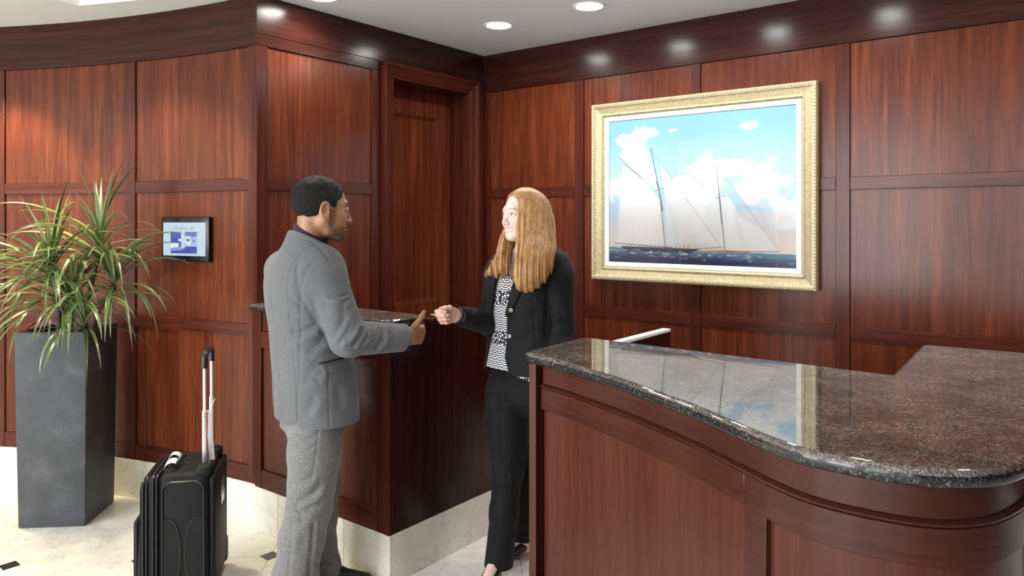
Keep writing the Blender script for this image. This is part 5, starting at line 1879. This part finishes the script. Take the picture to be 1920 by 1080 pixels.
# ================================================================== the woman
WB = ((985 - 960) / FPX * 3.25, 3.25)
wx, wy = place(*WB)
woman = thing('person', 'smiling woman with long red hair in a black blazer, holding out a card', 'person', (wx, wy, 0), YAW)
Q = lambda x, y, d: px2(x, y, d, WB)
FW_ = unit((-0.60, -0.80))
LW = np.array((-FW_[1], FW_[0]))              # her left
hw_ = Head(Q(981, 402, 3.215), (-0.80, -0.60), 0.0, 0.93)
hw_.gaze = -0.001
hw_.eye_h = 0.0038
sl, sr = Q(1046, 497, 3.15), Q(936, 497, 3.35)
el, wl_ = Q(1052, 618, 3.17), Q(1040, 722, 3.08)
er, wr = Q(922, 606, 3.27), Q(859, 592, 3.10)
fhd = unit(wr - er)
hipl, hipr = Q(996, 735, 3.22), Q(955, 730, 3.30)
# her right leg (towards the man) carries the front; the left foot rests behind the desk end
knr, anr = Q(952, 880, 3.155), Q(937, 1045, 3.167)
knl, anl = Q(988, 880, 3.312), Q(985, 1022, 3.40)
fx = [(hw_.o[0] - 0.14, hw_.o[0] + 0.13, 0.0019), (wr[0] - 0.13, wr[0] + 0.02, 0.0021)]
fy = [(hw_.o[1] - 0.14, hw_.o[1] + 0.12, 0.0021), (wr[1] - 0.10, wr[1] + 0.06, 0.0024)]
fz = [(hw_.o[2] - 0.15, hw_.o[2] + 0.12, 0.0019), (wr[2] - 0.08, wr[2] + 0.08, 0.0021)]
F = Field(axis(-0.42, 0.34, 0.010, fx), axis(-0.34, 0.36, 0.010, fy), axis(-0.01, 1.72, 0.012, fz))
F.loft([(0.78, 0.0, 0, 0.165, 0.11, 0.115, 2.2), (0.92, 0.0, 0, 0.15, 0.10, 0.10, 2.2), (1.05, 0.0, 0, 0.13, 0.09, 0.09, 2.2), (1.20, 0.0, 0, 0.14, 0.11, 0.09, 2.2), (1.30, 0.0, 0, 0.145, 0.095, 0.085, 2.2), (1.355, 0.0, 0, 0.12, 0.07, 0.07, 2.2), (1.40, 0.005, 0.0, 0.06, 0.05, 0.05, 2)], FW_, 0.03)
F.cap(np.array((0.0, 0.0, 1.33)), hw_.w((-0.030, 0, -0.085)), 0.056, 0.048, 0.03)
F.cap(hw_.w((-0.045, 0, -0.11)), hw_.w((-0.035, 0, -0.03)), 0.046, 0.048, 0.03)
for sg in (-1, 1):                            # collar bones
    F.cap(np.array((0, 0, 1.365)) + r3(FW_) * 0.050 + r3(LW) * 0.018 * sg, np.array((0, 0, 1.375)) + r3(FW_) * 0.035 + r3(LW) * 0.11 * sg, 0.008, 0.007, 0.02)
for a, b, c_ in ((sl, el, wl_), (sr, er, wr)):
    F.cap(a, b, 0.042, 0.034, 0.03); F.cap(b, c_, 0.033, 0.023, 0.02)
for a, b, c_ in ((hipr, knr, anr), (hipl, knl, anl)):
    F.cap(a, b, 0.070, 0.044, 0.03); F.cap(b, c_, 0.042, 0.028, 0.02)
footr = np.array((anr[0] - 0.02, anr[1] - 0.02, 0.0)); footl = np.array((anl[0], anl[1], 0.0))
tr_, tl_ = unit((-0.35, -0.94, 0)), unit((-0.86, -0.50, 0))
for an0, ft, td in ((anr, footr, tr_), (anl, footl, tl_)):
    F.cap(an0, ft + np.array((0, 0, 0.095)), 0.028, 0.029, 0.015)
    F.cap(ft + np.array((0, 0, 0.078)) - td * 0.02, ft + td * 0.13 + np.array((0, 0, 0.030)), 0.030, 0.026, 0.02)
hw_.build(F, True, 1.0)
wf = unit((-0.90, -0.44, 0.02)); wt = unit((-0.02, 0.0, 1.0)); wn_ = unit(np.cross(wf, wt)); wn_ = wn_ if wn_[1] < 0 else -wn_
hand(F, wr + fhd * 0.004, wf, wt, wn_, [(0.85, 1.25, 0.75), (1.05, 1.3, 0.8), (1.15, 1.35, 0.8), (1.25, 1.35, 0.8)], 0.90,
     [(0.020, 0.024, 0.010), (0.048, 0.040, 0.026), (0.072, 0.040, 0.030), (0.094, 0.037, 0.028)])
hand(F, wl_, (-0.2, -0.25, -1), (-0.7, -0.7, 0.2), (-0.7, 0.6, 0), [(0.2, 0.4, 0.2)] * 4, 0.88, [(0.022, 0.022, 0.006), (0.045, 0.038, 0.010), (0.07, 0.045, 0.014)])


def woman_col(P):
    q = hw_.loc(P)
    hx, hy, hz = q.T
    c = np.tile(np.array((0.80, 0.58, 0.51)), (len(P), 1))
    head = (P[:, 2] > 1.40) & (hx > 0)
    blush = np.exp(-(((np.abs(hy) - 0.042) / 0.018) ** 2 + ((hz + 0.038) / 0.018) ** 2)) * head
    c = c * (1 - 0.5 * blush[:, None]) + np.array((0.74, 0.36, 0.30)) * 0.5 * blush[:, None]
    nose = np.exp(-((hy / 0.016) ** 2 + ((hz + 0.042) / 0.014) ** 2)) * head * (hx > 0.09)
    c = c * (1 - 0.35 * nose[:, None]) + np.array((0.74, 0.37, 0.31)) * 0.35 * nose[:, None]
    mw, up = hw_.mouth
    line = -0.071 + up * np.abs(hy / mw) ** 1.8
    dz = hz - line
    lip = head & (hx > 0.062) & (np.abs(hy) < mw * 1.08) & (np.abs(dz) < 0.0125 * (1 - (np.abs(hy) / (mw * 1.12)) ** 2.5) + 0.0008)
    c[lip] = (0.72, 0.37, 0.33)
    teeth = head & (hx > 0.062) & (np.abs(hy) < mw * 0.86) & (np.abs(dz + 0.0003) < 0.0050 * (1 - (np.abs(hy) / mw) ** 2))
    c[teeth] = (0.86, 0.84, 0.80)
    br = head & (hx > 0.066) & (np.abs(hz - 0.0215 - 0.0045 * (1 - ((np.abs(hy) - 0.031) / 0.02) ** 2)) < 0.0028) & (np.abs(hy) > 0.012) & (np.abs(hy) < 0.050)
    c[br] = (0.50, 0.28, 0.18)
    hw_.eye_cols(P, c, (0.035, 0.045, 0.055))
    kn = (P[:, 0] < wr[0] + 0.02) & (P[:, 2] < 1.25) & (P[:, 2] > 0.9)
    c[kn] = (0.72, 0.45, 0.36)
    return c


M_SKIN_W = vcol_mat('fair_skin', 0.42, 0.45, sss=0.15)
skin_obj('body', F, M_SKIN_W, woman, woman_col)

# blouse: black and white print
BS = [(0.86, -0.004, 0, 0.185, 0.140, 0.14, 2.2), (0.95, -0.004, 0, 0.168, 0.130, 0.125, 2.2), (1.05, -0.004, 0, 0.150, 0.122, 0.108, 2.2), (1.16, -0.004, 0, 0.150, 0.138, 0.105, 2.2), (1.24, -0.004, 0, 0.155, 0.138, 0.10, 2.2), (1.31, -0.002, 0, 0.155, 0.108, 0.092, 2.2), (1.36, 0, 0, 0.13, 0.075, 0.075, 2.1)]
F = Field(axis(-0.28, 0.28, 0.0042), axis(-0.28, 0.26, 0.0042), axis(0.80, 1.42, 0.0042))
F.loft(BS, FW_, 0.0, disp=lambda f, l, z, a: 0.004 * np.sin(26 * l + 3 * z) * gsum(z, 0.9, 0.14) + 0.003 * np.sin(60 * l) * gsum(z, 1.26, 0.05) * (f > 0), zlim=(0.84, 1.36))
nk = np.array((0.0, 0.0, 1.40)) + r3(FW_) * 0.09
F.ell(nk, (0.085, 0.085, 0.105), None, 0.006, 's')
F.op(np.array((-0.3, -0.3, 0.8)), np.array((0.3, 0.3, 0.86)), lambda X, Y, Z: (Z - 0.872 - 0.045 * np.clip((-X - 0.02) / 0.12, -0.6, 1)) * 0.9 + 0 * Y, 0.003, 's')
M_BLOUSE = mat('printed_blouse', (0.8, 0.8, 0.8), 0.75, spec=0.2)
_tc = N(M_BLOUSE, 'ShaderNodeTexCoord')
_mp = N(M_BLOUSE, 'ShaderNodeMapping'); _mp.inputs['Rotation'].default_value = (0, 0, math.atan2(LW[1], LW[0]) * -1)
L(M_BLOUSE, _tc.outputs['Object'], _mp.inputs['Vector'])
_sx = N(M_BLOUSE, 'ShaderNodeSeparateXYZ'); L(M_BLOUSE, _mp.outputs[0], _sx.inputs[0])


def mth(m, op, a, b=None, c=None):
    n = N(m, 'ShaderNodeMath', operation=op)
    for i, v in enumerate((a, b, c)):
        if v is None: continue
        if isinstance(v, (int, float)): n.inputs[i].default_value = v
        else: L(m, v, n.inputs[i])
    return n.outputs[0]


_X, _Z = _sx.outputs[0], _sx.outputs[2]
_band = mth(M_BLOUSE, 'FLOOR', mth(M_BLOUSE, 'MULTIPLY', _X, 56.0))                       # upright bands of pattern
_bx = mth(M_BLOUSE, 'FRACT', mth(M_BLOUSE, 'MULTIPLY', _X, 56.0))
_par = mth(M_BLOUSE, 'MODULO', mth(M_BLOUSE, 'ABSOLUTE', _band), 2.0)
_tri = mth(M_BLOUSE, 'ABSOLUTE', mth(M_BLOUSE, 'SUBTRACT', _bx, 0.5))
_zig = mth(M_BLOUSE, 'FRACT', mth(M_BLOUSE, 'ADD', mth(M_BLOUSE, 'MULTIPLY', _Z, 66.0), mth(M_BLOUSE, 'MULTIPLY', _tri, 1.6)))
_zz = mth(M_BLOUSE, 'GREATER_THAN', _zig, 0.52)
_st = mth(M_BLOUSE, 'GREATER_THAN', mth(M_BLOUSE, 'FRACT', mth(M_BLOUSE, 'MULTIPLY', _Z, 105.0)), 0.5)
_vo = N(M_BLOUSE, 'ShaderNodeTexVoronoi', feature='DISTANCE_TO_EDGE'); _vo.inputs['Scale'].default_value = 78.0
L(M_BLOUSE, _mp.outputs[0], _vo.inputs['Vector'])
_ve = mth(M_BLOUSE, 'GREATER_THAN', _vo.outputs['Distance'], 0.17)
_row = mth(M_BLOUSE, 'MODULO', mth(M_BLOUSE, 'FLOOR', mth(M_BLOUSE, 'MULTIPLY', _Z, 17.0)), 3.0)
_pick = mth(M_BLOUSE, 'GREATER_THAN', _row, 1.5)
_a = N(M_BLOUSE, 'ShaderNodeMix'); L(M_BLOUSE, _par, _a.inputs[0]); L(M_BLOUSE, _zz, _a.inputs[2]); L(M_BLOUSE, _st, _a.inputs[3])
_b = N(M_BLOUSE, 'ShaderNodeMix'); L(M_BLOUSE, _pick, _b.inputs[0]); L(M_BLOUSE, _a.outputs[0], _b.inputs[2]); L(M_BLOUSE, _ve, _b.inputs[3])
L(M_BLOUSE, mixc(M_BLOUSE, _b.outputs[0], (0.012, 0.012, 0.016), (0.80, 0.80, 0.84)), bsdf(M_BLOUSE).inputs['Base Color'])
skin_obj('blouse', F, M_BLOUSE, woman, label='black and white printed blouse')

# blazer, worn open
F = Field(axis(-0.36, 0.32, 0.0040), axis(-0.34, 0.32, 0.0040), axis(0.80, 1.46, 0.0040))
WS = [(0.880, 0.012, 0.0, 0.212, 0.150, 0.160, 2.3), (0.92, 0.008, 0.0, 0.196, 0.142, 0.150, 2.3), (1.04, 0.0, 0.0, 0.172, 0.132, 0.128, 2.3), (1.16, 0.0, 0.0, 0.172, 0.148, 0.126, 2.3), (1.25, 0.0, 0.0, 0.178, 0.146, 0.122, 2.3), (1.32, 0.0, 0.0, 0.176, 0.112, 0.112, 2.3), (1.365, 0.0, 0.0, 0.150, 0.082, 0.092, 2.2), (1.40, 0.004, 0.0, 0.085, 0.062, 0.07, 2)]
F.loft(WS, FW_, 0.02, sig=0.022)
# the open front: a tapering gap down to the hem, widest at the neck
Lo = lambda z: np.interp(z, [0.80, 0.95, 1.12, 1.24, 1.40], [-0.150, -0.128, -0.086, -0.064, -0.060])
Hi = lambda z: np.interp(z, [0.80, 0.89, 0.95, 1.12, 1.24, 1.40], [0.060, 0.012, -0.012, 0.004, 0.040, 0.060])


def gap(X, Y, Z):
    l = X * LW[0] + Y * LW[1]; f = X * FW_[0] + Y * FW_[1]
    return np.maximum(np.maximum(np.maximum(Lo(Z) - l, l - Hi(Z)), 0.035 - f), -1.0)


F.op(np.array((-0.3, -0.3, 0.75)), np.array((0.3, 0.3, 1.45)), gap, 0.004, 's')


F2 = Field(F.ax, F.ay, F.az); F2.loft([(z, cu, cv, a - 0.012, b - 0.010, c_ - 0.01, e) for z, cu, cv, a, b, c_, e in WS], FW_, 0.0, zlim=(0.7, 1.5))
front_zone = ((F.ax[:, None, None] * FW_[0] + F.ay[None, :, None] * FW_[1]) > 0.02) & (F.az[None, None, :] > 0)
F.f = np.where(front_zone, np.maximum(F.f, -F2.f), F.f)
# lapels: flat folded bands lying on the fronts
for sg, fn in ((1, Hi), (-1, Lo)):
    prev = None
    for z in np.linspace(1.385, 1.135, 16):
        t = (1.385 - z) / 0.25
        w = 0.012 + 0.040 * (1 - t) ** 0.7 * min(1, 0.25 + t * 3.2)
        l0 = float(fn(z)); l1 = l0 + sg * w
        row = []
        for l in np.linspace(l0, l1, 5):
            s_ = [np.interp(z, [q[0] for q in WS], [q[i] for q in WS]) for i in range(1, 7)]
            f = (s_[3] + 0.004) * max(0.0, 1 - (abs(l) / s_[2]) ** s_[5]) ** (1 / s_[5])
            row.append(np.array((s_[0], s_[1], z)) + r3(FW_) * f + r3(LW) * l)
        if prev is not None:
            for a, b in zip(prev, row): F.cap(a, b, 0.0062, None, 0.004)
        prev = row
F.cap(sl + np.array((-0.01, 0.01, 0.002)), sl * 0.8 + el * 0.2, 0.066, 0.068, 0.045)
F.cap(sl * 0.85 + el * 0.15, el, 0.068, 0.062, 0.010)
F.cap(el, wl_ + np.array((0, 0, 0.02)), 0.060, 0.050, 0.012)
F.cap(sr + np.array((0.02, -0.005, 0.0)), sr * 0.8 + er * 0.2, 0.062, 0.064, 0.045)
F.cap(sr * 0.85 + er * 0.15, er, 0.062, 0.058, 0.012)
F.cap(er, wr + fhd * 0.02, 0.056, 0.040, 0.012)
F.cut(wr - fhd * 0.006, fhd, 0.09)
F.cap(wr - fhd * 0.06, wr + fhd * 0.05, 0.031, 0.033, 0.003, 's')
# neckline
F.cap(np.array((0.0, 0.0, 1.40)) - r3(FW_) * 0.0, np.array((0.0, 0.0, 1.52)), 0.062, 0.075, 0.006, 's')
cr = []
for q in np.linspace(-1.9, 1.9, 15):
    dirn = -r3(FW_) * math.cos(q) + r3(LW) * math.sin(q)
    cr.append(np.array((0, 0, 1.395)) + dirn * 0.074 + np.array((0, 0, 0.022 - 0.045 * (abs(q) / 1.9) ** 1.6)))
F.chain(cr, [0.008] * 15, 0.012)
M_BLAZER = cloth('black_suiting', (0.0045, 0.0047, 0.0056), 0.25, 520, 0.75, (1, 1, 0.4), 0.04)
wj = skin_obj('blazer', F, M_BLAZER, woman)
press_folds(wj, WB, [
    ([(1036, 480), (1029, 520), (1026, 580), (1024, 640)], 0.006, 3.2, 0.0), ([(1050, 600), (1068, 606)], 0.004, 5, 0.7), ([(1034, 575), (1058, 588)], 0.004, 5, 0.7), ([(1040, 640), (1064, 628)], 0.004, 5, 0.7),
    ([(1000, 560), (1004, 640)], 0.0025, 2.2, None), ([(985, 635), (1020, 640)], 0.003, 2.5, None), ([(1006, 516), (1026, 512)], 0.002, 2.0, None),
    ([(985, 600), (1015, 585)], 0.004, 6, 0.6), ([(965, 650), (1000, 620)], 0.004, 6, 0.6), ([(905, 575), (898, 610)], 0.004, 5, 0.7), ([(880, 600), (888, 580)], 0.005, 4, 0.7), ([(895, 622), (905, 596)], 0.005, 4, 0.7), ([(1052, 520), (1062, 560)], 0.003, 7, 0.5)])
M_BTN = mat('pewter_button', (0.30, 0.28, 0.25), 0.35, metal=0.8)
for bx_, by_ in ((958, 581), (956, 630)):
    p = Q(bx_, by_, 2.6); d = unit(Q(bx_, by_, 3.4) - p)
    l, nn = on_surface(wj, p, d)
    mb = MB()
    zz = Vector(nn).to_track_quat('Z', 'Y').to_matrix().to_4x4()
    mb.lathe([(0.0095, -0.002), (0.0105, 0.001), (0.0095, 0.0035), (0.007, 0.0030), (0.004, 0.0040), (0.001, 0.0042)], 18, Matrix.Translation(Vector(l)) @ zz)
    mb.build('button', M_BTN, woman, True)

# trousers
F = Field(axis(-0.26, 0.26, 0.005), axis(-0.26, 0.36, 0.005), axis(0.02, 0.98, 0.005))
F.loft([(0.76, 0.0, 0.0, 0.178, 0.125, 0.140, 2.2), (0.84, 0.0, 0.0, 0.170, 0.120, 0.130, 2.2), (0.90, 0.0, 0, 0.15, 0.10, 0.11, 2.2)], FW_, 0.04)
pr = [Q(955, 735, 3.24), Q(952, 790, 3.20), Q(952, 880, 3.15), Q(945, 960, 3.15), Q(935, 1062, 3.165)]
F.chain(pr, [0.105, 0.100, 0.066, 0.058, 0.062], 0.03)
pl = [Q(998, 735, 3.21), Q(994, 800, 3.24), Q(988, 880, 3.31), Q(983, 960, 3.36), Q(981, 1022, 3.40)]
F.chain(pl, [0.100, 0.092, 0.068, 0.056, 0.058], 0.03)
F.op(np.array((-0.3, -0.3, -0.2)), np.array((0.4, 0.4, 0.1)), lambda X, Y, Z: (Z - 0.060 - 0.02 * (Y > 0.08)) + 0 * X, 0.0, 's')
M_WTR = cloth('black_trousers', (0.0036, 0.0037, 0.0044), 0.2, 520, 0.8, (1, 1, 0.3), 0.02)
wt_ = skin_obj('trousers', F, M_WTR, woman)
press_folds(wt_, WB, [([(938, 740), (940, 850), (934, 960), (925, 1060)], 0.003, 2.2, None), ([(930, 870), (955, 860)], 0.005, 5, 0.7), ([(930, 900), (958, 890)], 0.004, 5, 0.7), ([(968, 880), (962, 1000)], 0.006, 3, None), ([(925, 770), (960, 750)], 0.005, 5, 0.7)])
for ft, td in ((footr, tr_), (footl, tl_)):
    F = Field(axis(ft[0] - 0.24, ft[0] + 0.16, 0.0042), axis(ft[1] - 0.26, ft[1] + 0.16, 0.0042), axis(-0.01, 0.13, 0.004))
    a = ft + np.array((0, 0, 0.070)) - td * 0.030
    F.cap(a, ft + td * 0.10 + np.array((0, 0, 0.030)), 0.034, 0.036, 0.015)
    F.cap(ft + td * 0.10 + np.array((0, 0, 0.028)), ft + td * 0.185 + np.array((0, 0, 0.016)), 0.036, 0.014, 0.015)
    F.cap(ft - td * 0.040 + np.array((0, 0, 0.065)), ft - td * 0.045, 0.024, 0.010, 0.01)
    F.cap(ft + np.array((0, 0, 0.112)), ft + td * 0.075 + np.array((0, 0, 0.070)), 0.030, 0.024, 0.004, 's')
    F.op(np.array((ft[0] - 0.3, ft[1] - 0.3, -0.2)), np.array((ft[0] + 0.4, ft[1] + 0.4, 0.0)), lambda X, Y, Z: Z + 0 * X + 0 * Y, 0.0, 's')
    skin_obj('shoe', F, mat('black_pump_leather', (0.010, 0.010, 0.011), 0.28), woman)

# hair: straight, parted, over both shoulders
h0 = hw_.o
F = Field(axis(-0.24, 0.20, 0.0026), axis(-0.32, 0.20, 0.0028), axis(1.20, 1.70, 0.0030))


def cap_hair(X, Y, Z):
    sh = np.broadcast_shapes(X.shape, Y.shape, Z.shape)
    P = np.stack(np.broadcast_arrays(X, Y, Z), -1).reshape(-1, 3)
    x, y, z = hw_.loc(P).T
    r = np.array((0.113, 0.091, 0.101)); c = np.array((-0.018, 0, 0.026))
    p = (np.stack((x, y, z), 1) - c) / r
    # below the crown the hair falls straight
    zz = np.minimum(p[:, 2], 0) * 0.25 + np.maximum(p[:, 2], 0)
    k0 = np.sqrt(p[:, 0] ** 2 + p[:, 1] ** 2 + zz ** 2)
    d = (k0 - 1) * 0.088
    # the face opening: an arch from the parting down past the cheeks
    edge = np.interp(z, [-0.30, -0.12, -0.05, 0.0, 0.03, 0.055, 0.075, 0.088, 0.11], [0.014, 0.016, 0.020, 0.026, 0.034, 0.044, 0.058, 0.078, 0.12])
    face = np.minimum(x - edge, 1.0)
    d = np.maximum(d, face * 0.9)
    d = np.maximum(d, -(z + 0.13))
    return (d * hw_.s).reshape(sh)


F.op(np.array((F.ax[0], F.ay[0], 1.3)), np.array((F.ax[-1], F.ay[-1], F.az[-1])), cap_hair, 0.0)


def lock(pts, rs, k, fl):
    """A fall of hair along a smooth curve."""
    P = catmull(pts, 4)
    R = np.interp(np.linspace(0, len(rs) - 1, len(P)), np.arange(len(rs)), rs)
    F.chain(P, list(R), k, flat=fl)


FN, FF = (unit((-0.25, 0.97, 0.0)), 0.55), (unit((-0.45, 0.89, 0.0)), 0.6)
lock([Q(1000, 385, 3.17), Q(1004, 425, 3.155), Q(1006, 460, 3.12), Q(1003, 490, 3.062), Q(992, 512, 3.035), Q(985, 530, 3.030)], [0.054, 0.058, 0.056, 0.052, 0.040, 0.014], 0.03, FN)
lock([Q(994, 430, 3.12), Q(993, 465, 3.09), Q(985, 500, 3.045), Q(969, 527, 3.035)], [0.018, 0.022, 0.022, 0.008], 0.012, FN)
lock([Q(1018, 440, 3.19), Q(1022, 475, 3.14), Q(1012, 505, 3.07), Q(1003, 526, 3.045)], [0.036, 0.034, 0.028, 0.010], 0.02, FN)
lock([Q(953, 425, 3.29), Q(951, 447, 3.27), Q(948, 470, 3.215), Q(946, 495, 3.15), Q(946, 519, 3.12)], [0.016, 0.021, 0.021, 0.019, 0.007], 0.012, FF)
lock([Q(947, 440, 3.275), Q(943, 465, 3.23), Q(932, 494, 3.165), Q(913, 516, 3.15)], [0.012, 0.017, 0.020, 0.007], 0.012, FF)
lock([Q(946, 460, 3.23), Q(939, 490, 3.155), Q(929, 518, 3.135)], [0.016, 0.020, 0.007], 0.012, FF)
# the face stays free of hair
F.ell(hw_.w((0.072, -0.006, -0.030)), np.array((0.062, 0.060, 0.118)) * hw_.s, hw_.R, 0.008, 's')


def grooves(X, Y, Z):
    q = X - 0.15 * Y + 0.004 * np.sin(7 * (Z - 1.3)) + 0.05 * np.clip(1.42 - Z, 0, 1) * np.sign(X - h0[0] + 0.02)
    w = 0.0007 * np.sin(900 * q + 0.8) + 0.0007 * np.sin(530 * q + 1.7 * np.sin(5 * Z)) + 0.0012 * np.sin(250 * q + 1.1)
    low = np.clip((1.41 - Z) / 0.10, 0, 1)
    return w * (np.clip((h0[2] + 0.09 - Z) / 0.12, 0.05, 1) + 0.5 * low)


F.op(np.array((F.ax[0], F.ay[0], F.az[0])), np.array((F.ax[-1], F.ay[-1], F.az[-1])), grooves, 0.0, 'add')


def hair_col(P):
    a = np.arctan2(P[:, 1] - h0[1], P[:, 0] - h0[0])
    s_ = 0.5 + 0.5 * np.sin(74 * a + 2.2 * np.sin(8 * P[:, 2]) + 5 * P[:, 0])
    n = vn3(np.stack((P[:, 0] * 190, P[:, 1] * 190, P[:, 2] * 4), 1), 1.0, 5)
    n2 = vn3(np.stack((P[:, 0] * 75, P[:, 1] * 75, P[:, 2] * 1.6), 1), 1.0, 6)
    t = np.clip(0.10 * s_ + 0.55 * n + 0.45 * n2, 0, 1)[:, None]
    c = np.array((0.13, 0.052, 0.016)) * (1 - t) + np.array((0.58, 0.31, 0.115)) * t
    return c


M_HAIR_W = vcol_mat('copper_hair', 0.36, 0.5)
hb = bsdf(M_HAIR_W); hb.inputs['Anisotropic'].default_value = 0.4
bump(M_HAIR_W, noise(M_HAIR_W, mapped(M_HAIR_W, (1, 1, 0.03)), 520, 3, 0.6), 0.5, 0.002)
skin_obj('hair', F, M_HAIR_W, woman, hair_col)
# fine pendant on a chain
p = Q(959, 492, 2.9); d = unit(Q(959, 492, 3.5) - p)
M_SILV = mat('silver', (0.75, 0.74, 0.72), 0.2, metal=1.0)
body_w = [o for o in woman.children if o.name.startswith('body')][0]
pend = MB()
l, nn = on_surface(body_w, p, d)
pend.ball(tuple(l + nn * 0.002), 0.0032, 8, 6).ball(tuple(l + nn * 0.002 + np.array((-0.003, 0, 0.006))), 0.0025, 8, 6).ball(tuple(l + nn * 0.002 + np.array((0.002, 0, -0.006))), 0.0026, 8, 6)
cpts = []
for (x_, y_) in ((950, 474), (953, 481), (957, 487), (961, 487), (968, 479), (974, 470)):
    p = Q(x_, y_, 2.9); d = unit(Q(x_, y_, 3.5) - p)
    l, nn = on_surface(body_w, p, d); cpts.append(tuple(l + nn * 0.001))
pend.tube(cpts, 0.0008, 5)
pend.build('necklace', M_SILV, woman, True, label='fine silver necklace')
# dark wrist strap under her right cuff
wc = wr + fhd * 0.004
ring = []
pa = unit(np.cross(fhd, up3)); pb = np.cross(pa, fhd)
MB().tube([tuple(wc + (pa * math.cos(q) + pb * math.sin(q)) * 0.029) for q in np.linspace(0, 2 * PI, 20)], 0.006, 6, False).build('wrist_strap', mat('navy_strap', (0.012, 0.013, 0.022), 0.5), woman, True)

# the card she hands over
cc = Q(829, 589.5, 3.045)
card = thing('key_card', 'small pale card held flat between the fingers of the woman', 'card', place(cc[0] + WB[0], cc[1] + WB[1]) + (cc[2],), YAW + math.atan2(wf[1], wf[0]))
MB().box(-0.043, 0.043, -0.027, 0.027, -0.0006, 0.0006).build('card_body', mat('pale_card', (0.62, 0.64, 0.68), 0.35), card)
MB().box(-0.043, 0.043, 0.010, 0.020, 0.0006, 0.0008).build('stripe', mat('dark_stripe', (0.03, 0.03, 0.035), 0.4), card)
